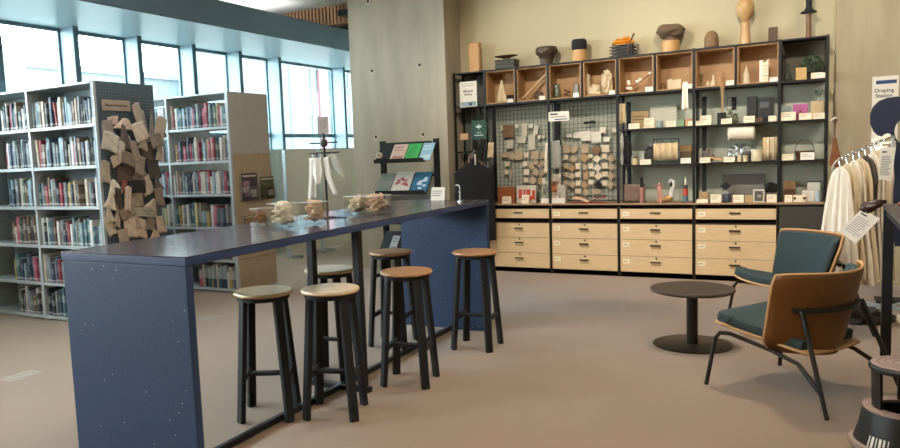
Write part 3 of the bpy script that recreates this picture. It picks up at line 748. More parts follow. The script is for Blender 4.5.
# lower drawer units
def drawer_unit(i, x0, x1, label):
    t = thing('drawer_cabinet', label, 'drawer cabinet', ((x0+x1)/2, FY, 0), group=None); a = (x1-x0)/2-.004
    b = B(); b.box(-a, -a+.016, .018, .30, .0, .825); b.box(a-.016, a, .018, .30, 0, .825); b.box(-a+.016, a-.016, .29, .30, .0, .825); b.box(-a+.016, a-.016, .03, .29, .0, .05); b.box(-a+.016, a-.016, .02, .29, .61, .625)
    b.obj('carcass', M('carcass_dark', '2b2119', .7), t)
    for k, (z0, z1) in enumerate(((.672, .785), (.437, .612), (.245, .433), (.062, .241))):
        d = B(); d.box(-a+.014, a-.014, 0, .018, z0, z1); d = d.obj('drawer', BIRCH, t, bevel=.002)
        hz = z1-.062 if k else (z0+z1)/2+.012
        h = B(); h.box(-.055, .055, -.012, 0, hz-.006, hz+.006); h.box(-.055, .055, -.016, -.012, hz-.006, hz-.001); h.obj('handle', BLACK, d, bevel=.001)
        if k: B().lathe([(0, 0), (.010, 0), (.010, .003), (0, .003)], n=14).obj('lock', BLACK, d, True, loc=(.01, -.003, hz+.045)).rotation_euler = (PI/2, 0, 0)
        if k: 
            c = B(); c.box(-.045, .06, -.0012, 0, hz-.042, hz-.020); c.obj('number_strip', M('strip_tan', 'b99f74', .6), d)
        if not (i == 0):
            c = B(); c.box(-a+.04, -a+.115, -.0015, 0, z1-.085, z1-.03); c.obj('paper_label', M('label_paper', 'efe2c6', .7), d)
            c = B(); c.box(-a+.05, -a+.09, -.0022, -.0015, z1-.062, z1-.055); c.obj('label_text', GREYINK, d)
    B().box(-a, a, .03, .045, 0, .06).obj('plinth', BK, t)
    return t
names = ['pale birch drawer cabinet at the left end, partly behind the black garment', 'pale birch drawer cabinet below the right grid panel, second from the left',
         'pale birch drawer cabinet below the shelf with the pink figurine', 'pale birch drawer cabinet nearest the lounge chairs, rightmost of four']
for i in range(4): drawer_unit(i, XC[i], XC[i+1], names[i])
t = thing('end_cabinet', 'narrow dark grey cabinet at the right end of the drawer row', 'cabinet', ((XC[4]+XC[5])/2, FY, 0))
B().box(-.20, .20, .02, .30, 0, .825).obj('carcass', M('cab_dark', '2e2c28', .7), t)
B().box(-.20, .20, 0, .018, .06, .80).obj('door', M('cab_door', '3d3a33', .6), t, bevel=.002)
wt = B().box(-3.93, .15, FY-.005, DY, .83, .85).obj('worktop', M('worktop_wood', '9a8064', .5, 0, .1, 6, 0, (1, 9, 1)), None, bevel=.002); tag(wt, 'continuous thin brown worktop above the pale drawer cabinets', 'worktop')
# black frame with shelves
fr = thing('shelving_frame', 'black metal shelving frame standing on the worktop along the wall', 'shelving', (0, FY, .85))
for x in XC+[-3.90]:
    B().box(x-.013, x+.013, 0, .026, 0, 1.657).obj('post', BK, fr)
    B().box(x-.013, x+.013, .27, .296, 0, 1.657).obj('post', BK, fr)
Z = lambda z: z-.85
for x0, x1 in [(-3.90, XC[0])]+list(zip(XC[:-1], XC[1:])):
    B().box(x0+.013, x1-.013, 0, .295, Z(2.067), Z(2.087)).obj('shelf', BK, fr)
    B().box(x0+.013, x1-.013, 0, .295, Z(2.487), Z(2.502)).obj('shelf', BK, fr)
    if x0 >= XC[2]-.01:
        for z in (1.687, 1.282): B().box(x0+.013, x1-.013, 0, .295, Z(z)-.016, Z(z)).obj('shelf', BK, fr)
for x in (-3.09, -2.29, -1.49, -.685): B().box(x-.009, x+.009, 0, .02, Z(2.087), Z(2.487)).obj('divider', BK, fr)
B().box(-3.9, -3.48, .0, .02, Z(1.50), Z(1.52)).obj('crossbar', BK, fr)
for x, z0, z1 in ((ony(559.5, 130, 8.87).x, 1.55, 2.04), (-1.81, .86, 2.0), (-1.01, .86, 2.0)):
    B().box(x-.022, x+.022, .20, .222, Z(z0), Z(z1)).obj('upright_rail', BLACKM, fr)
# back lining of the open bays
LIN = M('back_lining', 'b2b6a6', .8, 0, .05, 4)
LIND = M('back_lining_dark', '5d594e', .8, 0, .06, 4)
for i in range(5):
    B().box(XC[i]+.014, XC[i+1]-.014, .296, .305, Z(.852), Z(2.062)).obj('back_panel', LIN, fr)
B().box(XC[4]+.014, XC[5]-.014, .296, .305, Z(2.088), Z(2.482)).obj('back_panel', LIND, fr)
for k in range(5):
    B().box(-3.885+k*.078, -3.885+k*.078+.066, .28, .296, Z(.852), Z(2.48)).obj('slat_panel', M('slat_grey', '5c5f5a', .7), fr)
# wooden cube boxes in the top row
cx = [-3.49, -3.09, -2.69, -2.29, -1.89, -1.49, -1.09, -.685, -.28]
cubel = ['folded cream cloth', 'leaning wooden stick', 'glass vase', 'wool bundle', 'cotton sprig', 'torn paper stack', 'white bottle', 'white figurine']
for i in range(8):
    x0, x1 = cx[i]+.0145, cx[i+1]-.0145; w = x1-x0
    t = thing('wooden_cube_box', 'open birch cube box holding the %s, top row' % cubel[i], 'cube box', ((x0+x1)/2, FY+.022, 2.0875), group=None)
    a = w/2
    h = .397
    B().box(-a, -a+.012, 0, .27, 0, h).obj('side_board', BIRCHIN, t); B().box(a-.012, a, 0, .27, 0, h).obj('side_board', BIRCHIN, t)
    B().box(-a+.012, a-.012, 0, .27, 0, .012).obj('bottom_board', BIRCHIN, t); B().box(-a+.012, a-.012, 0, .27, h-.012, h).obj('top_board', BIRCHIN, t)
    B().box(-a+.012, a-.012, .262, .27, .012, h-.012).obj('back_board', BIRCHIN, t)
# grid panels
def grid(label, x0, x1, z0, z1):
    t = thing('wire_grid_panel', label, 'grid panel', ((x0+x1)/2, DY-.045, z0), group=None); a = (x1-x0)/2; h = z1-z0
    gm = M('grid_black', '2b2c2c', .5, .2)
    b = B(); b.box(-a, a, -.004, .004, 0, .008); b.box(-a, a, -.004, .004, h-.008, h); b.box(-a, -a+.008, -.004, .004, .008, h-.008); b.box(a-.008, a, -.004, .004, .008, h-.008); b.obj('rim', gm, t)
    b = B(); n = int(2*a/.05); 
    for i in range(1, n): b.box(-a+i*2*a/n-.002, -a+i*2*a/n+.002, -.002, .002, .008, h-.008)
    n = int(h/.05)
    for i in range(1, n): b.box(-a+.008, a-.008, -.004, -.0005, i*h/n-.002, i*h/n+.002)
    b.obj('wires', gm, t)
grid('black wire grid panel above the brown and red boxes', XC[0]+.03, XC[1]-.02, .86, 2.05)
grid('black wire grid panel above the open book, full of pinned swatches', XC[1]+.03, XC[2]-.02, .86, 2.05)

# ------------------------------------------------------------------ swatches on the grids
SWC = {'c': ('cream', 'd9cbb0'), 't': ('tan', 'b3a083'), 'w': ('white', 'd9d2c2'), 'b': ('brown', '7b6247'), 'l': ('pale grey', 'c9c4b2'), 'k': ('black', '1c1c1e'), 'o': ('light brown', 'ab8c66')}
SWL = [[(503, 128, 4, 4, 'c', 0), (508.5, 131, 10, 11, 'b', 0), (517, 126, 3, 3, 'w', 0), (524.5, 130, 5, 12, 'l', 0), (531, 126, 4, 3, 'w', 0), (536, 130, 4, 8, 'l', 8)],
       [(510, 144.5, 6, 7, 'l', 0), (521.5, 140, 8, 5, 'l', 8), (532, 142, 6, 13, 'l', 0), (539.5, 137, 3, 3, 'w', 0), (543.5, 136.5, 3, 3, 'w', 0)],
       [(505.5, 155, 8, 4, 't', 0), (512.5, 156.5, 5, 6, 't', 40), (519, 155, 7, 8, 't', 0), (526.5, 155, 4, 4, 'c', 0), (535, 155, 7, 7, 't', 0), (542.5, 155, 4, 6, 't', 0)],
       [(507.5, 164, 4, 4, 'c', 0), (525, 164, 4, 4, 'c', 0), (531.5, 166, 4, 6, 't', -30), (536, 162, 4, 4, 't', 40), (541, 164.5, 4, 6, 't', 30)],
       [(506.5, 172, 4, 4, 'c', 0), (511.5, 174, 1.5, 9, 't', 0), (526.5, 172, 5, 5, 'c', 0), (536, 172, 5, 5, 't', 30), (542, 173, 4, 6, 't', 35)],
       [(526, 180, 4, 4, 'c', 0), (533, 180.5, 5, 6, 't', 35), (540.5, 181, 4, 6, 'o', 20)]]
SWR = [[(569.5, 135.5, 5, 3, 'w', 0), (577.5, 135, 7, 5, 'w', 0), (586, 136, 8, 8, 'w', 0), (596.3, 137, 8, 9, 'w', 0), (602.8, 130, 5, 5, 'w', 5), (606.5, 139.5, 5, 4, 'w', 0), (614, 130, 3, 4, 'w', 0)],
       [(566.5, 149, 6, 7, 't', 0), (574, 149.5, 5, 6, 't', 40), (585, 148.5, 6, 7, 't', 0), (596.5, 150, 6.5, 6.5, 'b', 45), (605.5, 148.5, 6, 6, 'c', 0)],
       [(566, 157, 4, 4, 'c', 0), (573.5, 159, 5, 5, 't', 45), (584.5, 158, 6, 6, 'o', 40), (590.7, 156, 3.5, 3, 'c', 0), (597, 158.8, 5, 5, 'c', 40), (604.5, 156, 4, 4, 'c', 0), (611, 158.5, 5, 5, 't', 45)],
       [(566.5, 166, 4, 4, 't', 0), (572, 168, 5, 5, 'o', 40), (578, 166, 4, 5, 'c', 0), (585.2, 168, 3, 6, 't', 0), (591, 166, 4, 4, 'c', 0), (597.5, 168, 5, 5, 'w', 42), (605, 165.7, 4.5, 4.5, 'c', 0), (611.5, 167.3, 5, 5, 't', 45)],
       [(566, 174.5, 4, 4, 't', 0), (572, 176, 4.6, 4.6, 't', 45), (578, 174.5, 4.5, 4, 'c', 0), (586, 175, 4, 8, 'o', 0), (592.2, 174, 3.8, 4, 'c', 0), (598.5, 176, 5, 5, 'c', 42), (605, 174, 4.5, 4, 'c', 0), (611.5, 176, 5, 5, 't', 45)],
       [(566.5, 183, 4, 4, 't', 0), (572.5, 184.5, 5, 5, 't', 45), (578.5, 183, 4, 4, 'c', 0), (585, 185, 4.8, 4.8, 'o', 45), (591, 182, 4, 4, 'c', 0), (598.2, 184.7, 5.3, 5.3, 'k', 45), (604.7, 183, 4, 4, 'c', 0), (610.8, 184.5, 5.2, 5.2, 't', 45)],
       [(578, 191, 5, 4, 'c', 0), (586, 192.2, 4.6, 4.6, 't', 45), (596.5, 191.5, 7, 4, 't', 0)]]
ORDN = ['first', 'second', 'third', 'fourth', 'fifth', 'sixth', 'seventh', 'eighth']
ROWN = ['top', 'second', 'third', 'fourth', 'fifth', 'sixth', 'bottom']
YG = DY-.052
for side, rows in (('left', SWL), ('right', SWR)):
    for ri, row in enumerate(rows):
        for ki, (px, py, w, h, c, rot) in enumerate(row):
            p = ony(px, py, YG); s = p.y*1.07/F
            W, Hh = w*s*.55, h*s*.55
            o = B().box(-W, W, -.003, 0, -Hh, Hh).obj('fabric_swatch', M('swatch_'+c, SWC[c][1], .9, 0, .12, 30, .1), None, loc=(p.x, YG-.003-.0012*(ki % 2), p.z))
            o.rotation_euler = (0, R_(rot), 0)
            shp = 'diamond' if abs(rot) > 25 else ('strip' if h > 1.7*w or w > 1.7*h else 'square')
            tag(o, '%s %s swatch pinned to the %s grid panel, %s row, %s from the left' % (SWC[c][0], shp, side, ROWN[ri], ORDN[ki]), 'swatch', 'swatches pinned to the %s grid panel' % side)

# ------------------------------------------------------------------ shelf item helpers
SH = {'top': 2.5025, 'cube': 2.1, 's2': 1.6875, 's3': 1.2825, 's4': .8505}
def span(px0, px1, py0, Y):
    a = ony(px0, py0, Y); c = ony(px1, py0, Y); return (a.x+c.x)/2, abs(c.x-a.x), (a.z+c.z)/2
def boxthing(name, label, cat, px0, px1, py0, Y, z, mat, d=.10, rz=0, bev=.004, group=None, extra=None, lid=None):
    cx_, w, zt = span(px0, px1, py0, Y-d/2); h = zt-z
    t = thing(name, label, cat, (cx_, Y, z), rz, group)
    if lid:
        B().box(-w/2, w/2, -d/2, d/2, 0, h*.72).obj('body', mat, t, bevel=bev)
        B().box(-w/2-.002, w/2+.002, -d/2-.002, d/2+.002, h*.72, h).obj('lid', lid, t, bevel=bev)
    else:
        B().box(-w/2, w/2, -d/2, d/2, 0, h).obj('body', mat, t, bevel=bev)
    if extra: extra(t, w, d, h)
    return t
def lathething(name, label, cat, px, wpx, py0, Y, z, prof, mat, parts=(), group=None, n=28, sy=1):
    """prof: (r 0..1, z 0..1)"""
    cx_, w, zt = span(px-wpx/2, px+wpx/2, py0, Y); h = zt-z; R = w/2
    t = thing(name, label, cat, (cx_, Y, z), 0, group)
    B().lathe([(r*R, q*h) for r, q in prof], n=n, sy=sy).obj('body', mat, t, True)
    for nm, pr, mt in parts: B().lathe([(r*R, q*h) for r, q in pr], n=n, sy=sy).obj(nm, mt, t, True)
    return t
def pcard(label, px0, px1, py0, z, Y=8.648, mat=None, seed=0, txt=2):
    px1 -= 2 if Y < 8.63 else 0
    cx_, w, zt = span(px0, px1, py0, Y); return tentcard(label, cx_, Y-.012, z, w*.97, max(.04, zt-z), 0, mat, txt, seed=seed, group=None)
def panelthing(name, label, cat, px0, px1, py0, Y, z, mat, th=.012, lean=.12, parts=None):
    cx_, w, zt = span(px0, px1, py0, Y); h = zt-z
    t = thing(name, label, cat, (cx_, Y, z))
    b = B(); b.prism([(0, 0), (th, 0), (th+h*lean, h), (h*lean, h)], -w/2, w/2, 'x'); b.obj('board', mat, t)
    if parts:
        for nm, (u0, u1, v0, v1), mt in parts:
            b = B(); e = .0015; b.add([(w*(u-.5), v*h*lean-e, v*h) for u, v in ((u0, v0), (u1, v0), (u1, v1), (u0, v1))], [(0, 1, 2, 3)]); b.obj(nm, mt, t)
    return t

# ---- along the top
TY = 8.77
boxthing('wooden_block', 'tall plain tan wooden block standing on top of the cabinet at the far left', 'wooden block', 468, 478.5, 42.5, 8.74, SH['top'], TANWOOD, .09, 0, .012)
t = thing('board_stack', 'stack of dark bound boards topped by an oval wooden plate, on the cabinet', 'stack of boards', (ony(506.5, 62, TY).x, TY, SH['top']))
cx_, w, zt = span(497, 516.5, 59, TY-.06); rr = random.Random(2)
h = (zt-SH['top'])
for i in range(5): B().box(-w/2+rr.uniform(-.006, .006), w/2+rr.uniform(-.006, .006), -.08, .08, i*h/5+.002, (i+1)*h/5-.002).obj('board', M('board_'+'ab'[i % 2], ['4b4a48', '5e5a55'][i % 2], .7), t, bevel=.003)
B().lathe([(0, h), (.04, h), (.05, h+.02), (.145, h+.040), (.152, h+.047), (.13, h+.047), (.09, h+.038), (0, h+.036)], n=36, sy=.6).obj('oval_plate', DWOOD, t, True)
lathething('wooden_urn', 'dark brown turned wooden hat block shaped like an urn, on the cabinet', 'hat block', 546.5, 21.5, 47, TY, SH['top'],
   [(0, 0), (.55, 0), (.6, .08), (.55, .2), (.62, .35), (.72, .5), (.95, .62), (1, .75), (.98, .9), (.9, .98), (.78, 1), (0, 1)], M('urn_brown', '4f3f30', .5, 0, .25, 10))
cx_, w, zt = span(571.5, 586.5, 39.5, TY); h = zt-SH['top']
t = thing('two_tone_block', 'cylindrical block with black felt upper half and tan wooden lower half, on the cabinet', 'hat block', (cx_, TY, SH['top']))
B().lathe([(0, 0), (w/2, 0), (w/2*1.02, h*.25), (w/2, h*.52), (0, h*.52)], n=32).obj('wooden_base', TANWOOD, t, True)
B().lathe([(0, h*.52), (w/2*.97, h*.52), (w/2*1.0, h*.75), (w/2*.97, h*.93), (w/2*.85, h), (0, h)], n=32).obj('felt_top', M('black_felt', '25242a', .95, 0, .2, 40), t, True)
cx_, w, zt = span(610.5, 638, 45, TY); h = zt-SH['top']
t = thing('black_tray_stack', 'stack of black wire trays on top of the cabinet, below an orange cloth', 'trays', (cx_, TY, SH['top']))
for i in range(4):
    b = B(); z0 = i*h/4+.002; z1 = (i+1)*h/4-.012; b.box(-w*.36, w*.36, -.09, .09, z0, z0+.012); b.obj('tray', BLACKM, t)
    b = B()
    for s in (-1, 1): b.tube([(s*w*.36, -.08, z0+.01), (s*w*.5, -.06, z0+.02), (s*w*.5, .06, z0+.02), (s*w*.36, .08, z0+.01)], .004, 6); b.tube([(s*w*.36, -.085, z0), (s*w*.36, -.085, z1+.01)], .004, 6)
    b.box(-w*.34, w*.34, -.088, -.082, z0+.018, z1+.012)
    b.obj('wire_handle', BLACK, t)
o = B().blob((0, 0, .035), w*.37, .075, .055, .28, 2.6, 3, 5, zmin=.002).obj('orange_cloth', ORANGE, None, True, loc=(cx_-.01, TY, SH['top']+h-.008)); tag(o, 'crumpled orange felt cloth lying on the black trays on top of the cabinet', 'cloth')
o2 = B().tube([(.06, -.105, -.11), (.09, -.105, .02), (.135, -.105, .11)], [.008, .006, .012], 8).obj('wooden_scoop', DWOOD, None, True, loc=(cx_, TY-.02, SH['top']+h-.01)); tag(o2, 'short dark wooden stick leaning out of the orange cloth', 'stick')
cx_, w, zt = span(661.5, 679.5, 41, TY); h1 = zt-SH['top']; zz = ony(671, 25, TY).z-SH['top']
t = thing('draped_hat_form', 'brown draped hat on a tan wooden drum, on top of the cabinet', 'hat form', (cx_, TY, SH['top']))
B().lathe([(0, 0), (w/2, 0), (w/2, h1), (0, h1)], n=36).obj('wooden_drum', TANWOOD, t, True)
b = B(); b.lathe([(0, h1), (.07, h1), (.06, h1+(zz-h1)*.35), (0, h1+(zz-h1)*.35)], n=24)
b.blob((0, 0, h1+(zz-h1)*.62), .140, .115, (zz-h1)*.44, .15, 1.5, 4, 3); b.obj('draped_hat', M('hat_brown', '6e5a44', .9, 0, .3, 7, .2), t, True)
cx_, w, zt = span(704, 719, 31, TY); h = zt-SH['top']
t = thing('dome_block', 'small rounded brown felt dome with fine ridges, on top of the cabinet', 'hat block', (cx_, TY, SH['top']))
b = B(); pr = [(0, 0), (w/2, 0)]
for i in range(1, 13):
    a = i/12; r = w/2*(1 if a < .5 else math.cos((a-.5)*PI*.97)**.42); pr.append((r*(1-.03*(i % 2)), h*a))
pr.append((0, h)); b.lathe(pr, n=32); b.obj('dome', M('dome_brown', '84674a', .9, 0, .2, 20), t, True)
B().lathe([(0, 0), (w/2+.004, 0), (w/2+.004, .02), (0, .02)], n=32).obj('base_ring', DWOOD, t, True)
# egg head on its neck
cx_, w, zt = span(736, 755, 0, TY); zt = ony(746, -4, TY).z; h = zt-SH['top']
t = thing('egg_shaped_hat_block', 'smooth egg shaped tan wooden head on a tapering neck, on top of the cabinet', 'hat block', (cx_, TY, SH['top']))
b = B(); b.lathe([(0, 0), (.056, 0), (.053, .05), (.042, .16), (.040, h*.46), (0, h*.46)], n=28); b.obj('neck_stand', M('head_wood', 'c79e6a', .4, 0, .1, 4), t, True)
pr = []
for i in range(19):
    a = i/18; z = h*.44+(h*.56)*a; r = .5*w*math.sin(PI*a)**.62*(.72+.42*a if a < .75 else 1.035-.1*(a-.75)); pr.append((max(r, .001), z))
B().lathe(pr, n=32).obj('egg_head', M('head_wood', 'c79e6a', .4, 0, .1, 4), t, True)
boxthing('dark_book', 'small dark brown book standing upright on top of the cabinet', 'book', 768.5, 777.5, 27, TY, SH['top'], DWOOD, .05, R_(8), .004)
cx_ = ony(808.5, 30, TY).x
t = thing('black_flanged_stand', 'brown wooden post with black flanged iron head at the right end of the cabinet top', 'stand', (cx_, TY, SH['top']))
z1 = ony(808, 13, TY).z-SH['top']; z2 = z1+.18
B().lathe([(.0, 0), (.024, 0), (.021, z1), (0, z1)], n=20).obj('post', M('post_brown', '7a5638', .5, 0, .15, 6), t, True)
B().lathe([(0, z1), (.072, z1), (.074, z1+.008), (.04, z1+.03), (.028, z1+.06), (.026, z2), (.02, z2+.02), (0, z2+.02)], n=28).obj('flanged_head', BLACKM, t, True)

# ---- cubes
CU = SH['cube']; YI = 8.76
def drape(name, label, cat, px0, px1, py0, py1, Y, mat, seed=0, taper=.3, wave=.012, lean=0, group=None):
    a = ony(px0, (py0+py1)/2, Y); c = ony(px1, (py0+py1)/2, Y); zt = ony((px0+px1)/2, py0, Y).z; zb = ony((px0+px1)/2, py1, Y).z
    if name == 'folded_cloth': zb = CU+.004
    w = c.x-a.x; rr = random.Random(seed); ph = rr.uniform(0, 6)
    def fn(u, v):
        k = taper+(1-taper)*v
        return ((u-.5)*w*k+lean*(1-v), (max(0, .14-v)*.5 if 'strip' in name and Y < 8.62 else 0)+wave*(.3+v)*math.sin(u*9+ph)+.006*math.sin(v*5+ph), (zt-zb)*(1-v)+(.02*math.sin(u*7+ph) if v > .95 else 0)*.3)
    o = B().sheet(fn, 16, 12).obj(name, mat, None, True, loc=((a.x+c.x)/2, Y, zb+.004), solid=.002)
    return tag(o, label, cat, group)
drape('folded_cloth', 'folded cream cloth standing in a peak in the first cube from the left', 'cloth', 495.5, 507.5, 80.5, 103, YI-.03, COTTON2, 3, .15, .02)
boxthing('dark_box', 'small black box beside the folded cream cloth in the first cube', 'box', 506.5, 512.5, 95, YI+.05, CU, BLACKM, .06)
o = B().bar((-.15, 0, .03), (.15, .05, .32), .026, .016).obj('wooden_stick', M('stick_pale', 'd9bb8c', .5, 0, .1), None, loc=(ony(534, 88, YI).x, YI, CU)); tag(o, 'long flat wooden stick leaning diagonally in the second cube', 'stick')
o = B().blob((0, 0, .045), .06, .045, .055, .3, 3, 3, 4, zmin=.002).obj('brown_lump', M('lump_brown', '6a5340', .9, 0, .35, 18), None, True, loc=(ony(540, 92, YI).x, YI-.05, CU)); tag(o, 'rough brown lump of fibre at the right of the second cube', 'fibre lump')
o = B().blob((0, 0, .018), .03, .025, .022, .2, 3, 2, 6, zmin=.002).obj('pinkish_stone', M('stone_pink', 'b38d76', .8, 0, .2, 20), None, True, loc=(ony(521, 97, YI).x, YI-.06, CU)); tag(o, 'small pinkish stone at the left of the second cube', 'stone')
t = lathething('glass_vase', 'glass vase holding grey blue fibre at the left of the third cube', 'vase', 556.8, 8.5, 84, YI-.05, CU, [(0, 0), (.9, 0), (1, .1), (.9, .5), (.7, .8), (.85, 1), (.82, 1), (.66, .8), (.85, .5), (.93, .12), (0, .05)], GLASS)
o = B().blob((0, 0, .075), .016, .016, .065, .15, 3, 3, 2, zmin=.002).obj('grey_fibre', M('fibre_grey', 'aab0ae', .9, 0, .3, 24), None, True, loc=(t.location.x, YI-.05, CU+.008)); tag(o, 'tuft of grey blue fibre inside the glass vase', 'fibre')
t = thing('thin_rod_stand', 'thin upright rod on a small foot in the middle of the third cube', 'rod', (ony(566, 90, YI).x, YI, CU)); B().lathe([(0, 0), (.03, 0), (.028, .01), (0, .01)], n=18).obj('foot', DWOOD, t, True); B().lathe([(.005, .01), (.004, .24)], n=8).obj('rod', TANWOOD, t, True)
o = B().tube([(.03*math.cos(i*.8), .02*math.sin(i*.8), .012+.006*i) for i in range(14)], .009, 8).obj('twisted_root', DWOOD, None, True, loc=(ony(569, 95, YI).x, YI-.07, CU)); tag(o, 'small twisted brown root in front of the thin rod', 'root')
lathething('grey_jar', 'small grey lidded jar at the right of the third cube', 'jar', 576.5, 7, 84, YI-.02, CU, [(0, 0), (.9, 0), (1, .2), (1, .6), (.7, .8), (.7, 1), (0, 1)], M('jar_grey', '8a8983', .4))
b = B()
for k in range(3): b.tube([(.018*math.cos(i*.7+k*2.1), .018*math.sin(i*.7+k*2.1), i*.0165) for i in range(15)], .014, 8)
o = b.obj('twisted_yarn_column', BONE, None, True, loc=(ony(587.5, 85, YI).x, YI, CU+.014)); tag(o, 'upright twist of cream yarn at the left of the fourth cube', 'yarn')
o = B().blob((0, 0, .05), .07, .05, .058, .3, 2, 3, 9, zmin=.002).obj('cream_fleece', BONE, None, True, loc=(ony(595.5, 92, YI).x, YI-.05, CU)); tag(o, 'low lump of cream fleece in the middle of the fourth cube', 'fleece')
b = B(); b.blob((0, 0, .13), .055, .05, .13, .3, 2.2, 3, 12, .016)
for k in range(8): b.tube([(.055*math.cos(k+i*.12), .05*math.sin(k+i*.12), .02+i*.024) for i in range(10)], .008, 6)
o = b.obj('wool_bundle', BONE, None, True, loc=(ony(607, 82, YI).x, YI-.01, CU)); tag(o, 'tall knotted bundle of cream wool at the right of the fourth cube', 'wool')
t = thing('cotton_sprig', 'dark twig with white cotton bolls lying across the fifth cube', 'cotton sprig', (ony(638, 85, YI).x, YI, CU))
B().tube([(-.14, 0, .01), (-.06, .02, .07), (.02, .0, .11), (.14, .02, .20)], .005, 8).obj('twig', DWOOD, t, True)
for q in ((-.11, -.02, .05), (-.09, -.03, .10), (-.075, -.04, .045), (-.10, -.01, .125), (.0, -.02, .115), (.025, .0, .14), (.135, .02, .20)):
    B().blob(q, .022, .02, .02, .25, 2.5, 2, int(q[0]*99)).obj('cotton_boll', COTTON, t, True)
cx_, w, zt = span(667.5, 681, 78, YI-.04)
t = thing('paper_stack', 'stack of cream papers with torn upper edges in the sixth cube', 'papers', (cx_, YI, CU)); rr = random.Random(5); h = zt-CU
for k in range(4):
    pl = [(-w/2, 0)]+[(w/2, 0)]+[(w/2-w*i/8, h*(1-.08*k)-rr.uniform(0, .022)) for i in range(9)]
    b = B(); b.prism(pl, -.04+k*.012, -.036+k*.012, 'y'); b.obj('sheet', [BONE, COTTON2][k % 2], t)
lathething('brown_jar', 'small brown glass jar at the left of the sixth cube', 'jar', 663, 5.5, 83, YI, CU, [(0, 0), (.9, 0), (1, .15), (1, .7), (.6, .85), (.65, 1), (0, 1)], M('glass_brown', '80603f', .2))
drape('white_fabric_strip', 'white fabric strip hanging out of the sixth cube over the shelf edge', 'fabric strip', 681.5, 688.5, 81, 110, 8.604, COTTON, 4, .7, .006)
boxthing('low_dark_tray', 'low dark tray at the left of the seventh cube', 'tray', 698, 705.5, 86.3, YI-.03, CU, DWOOD, .07)
lathething('small_glass', 'tiny clear glass standing behind the dark tray in the seventh cube', 'glass', 701.5, 4.5, 74, YI+.06, CU, [(0, 0), (.9, 0), (.5, .5), (1, 1), (.9, 1), (.4, .5), (0, .45)], GLASS)
lathething('white_pot', 'tiny white pot next to the white bottle in the seventh cube', 'pot', 708, 4, 81, YI-.04, CU, [(0, 0), (.8, 0), (1, .4), (.6, .8), (.7, 1), (0, 1)], BONE)
lathething('white_bottle', 'white ceramic bottle with narrow neck in the seventh cube', 'bottle', 713.5, 6.5, 75, YI-.04, CU, [(0, 0), (.9, 0), (1, .1), (.85, .35), (.5, .6), (.42, .9), (.5, 1), (0, 1)], BONE)
def stalks(name, label, px, py0, py1, Y, mats, spread=.05, n=9, seed=1):
    zt = ony(px, py0, Y).z; zb = ony(px, py1, Y).z; x = ony(px, py0, Y).x; h = zt-zb
    t = thing(name, label, 'dried plant', (x, Y, zb)); rr = random.Random(seed)
    b = B(); c = B()
    for i in range(n):
        a = rr.uniform(0, 6.3); r = rr.uniform(.2, 1)*spread
        q = [(0.15*r*math.cos(a), .1*r*math.sin(a), 0), (.3*r*math.cos(a), .2*r*math.sin(a), h*.45), (r*math.cos(a), .5*r*math.sin(a), h*rr.uniform(.8, 1))]
        b.tube(q, .0035, 5); c.blob(q[-1], .013, .01, .035, .25, 3, 1, i)
        c.blob(Vector(q[1]).lerp(Vector(q[2]), .55), .010, .008, .028, .25, 3, 1, i+20)
    b.obj('stems', mats[0], t, True); c.obj('seed_heads', mats[1], t, True); return t
stalks('dried_plant', 'bundle of dried pinkish grass hanging over the edge of the seventh cube', 722.5, 72, 112, 8.60, (M('stem', 'a88c62', .8), M('seed', 'b58a62', .9, 0, .3, 20)), .035, 12)
b = B(); b.lathe([(0, 0), (.034, 0), (.034, .02), (.03, .03), (.026, .09), (.02, .12), (.012, .15), (0, .19)], n=20); b.blob((0, -.006, .075), .03, .025, .05, .2, 3, 3, 3)
o = b.obj('white_figurine', BONE, None, True, loc=(ony(746.5, 78, YI).x, YI-.04, CU)); tag(o, 'small white seated figurine in the eighth cube', 'figurine')
cx_, w, zt = span(759.5, 768.5, 60, YI-.03); h = zt-CU
t = thing('white_tower', 'upright white tower of folded pleats in the eighth cube', 'folded model', (cx_, YI, CU)); 
B().box(-w/2, -w*.1, -.03, .03, 0, h).obj('pleated_side', WHITE, t)
for k in range(6): B().box(-w*.1, w/2, -.03+.004*(k % 2), .03, k*h*.15, (k+1)*h*.15-.004).obj('fold', CARD, t)
B().prism([(w*.1, h*.9), (w/2, h*.9), (w/2, h*1.04)], -.02, .02, 'y').obj('tip', WHITE, t)
# end bay, top row
t = lathething('glass_flask', 'clear conical glass flask with narrow neck in the dark end compartment', 'flask', 787.5, 10.5, 64, YI-.02, 2.088, [(0, 0), (.95, 0), (1, .08), (.35, .62), (.28, 1), (.22, 1), (.3, .6), (.9, .1), (0, .04)], GLASS)
boxthing('pale_wood_block', 'cream coloured wooden cube beside the glass flask', 'block', 795.5, 806.5, 67.5, YI-.06, 2.088, M('block_cream', 'c8a56c', .5, 0, .12, 8, 0, (8, 1, 1)), .07, R_(6))
t = thing('green_wreath', 'round ball of dark green netting in the dark end compartment', 'netting ball', (ony(813.5, 60, YI+.03).x-.01, YI+.075, 2.088)); rr = random.Random(3); b = B()
for k in range(14):
    ax = Vector((rr.gauss(0, 1), rr.gauss(0, 1), rr.gauss(0, 1))).normalized(); u = ax.orthogonal().normalized(); v = ax.cross(u); R = .084*rr.uniform(.75, 1)
    b.tube([Vector((0, 0, .125))+(u*math.cos(a*PI/10)+v*math.sin(a*PI/10))*R for a in range(21)], .005, 5)
o = b.obj('netting', M('net_green', '44523c', .7, 0, .3, 20), t, True); o.scale = (1.2, .72, 1.25)
boxthing('cream_card_box', 'small cream card box under the green netting ball', 'box', 811, 822, 72.5, 8.69, 2.088, CARD, .05)

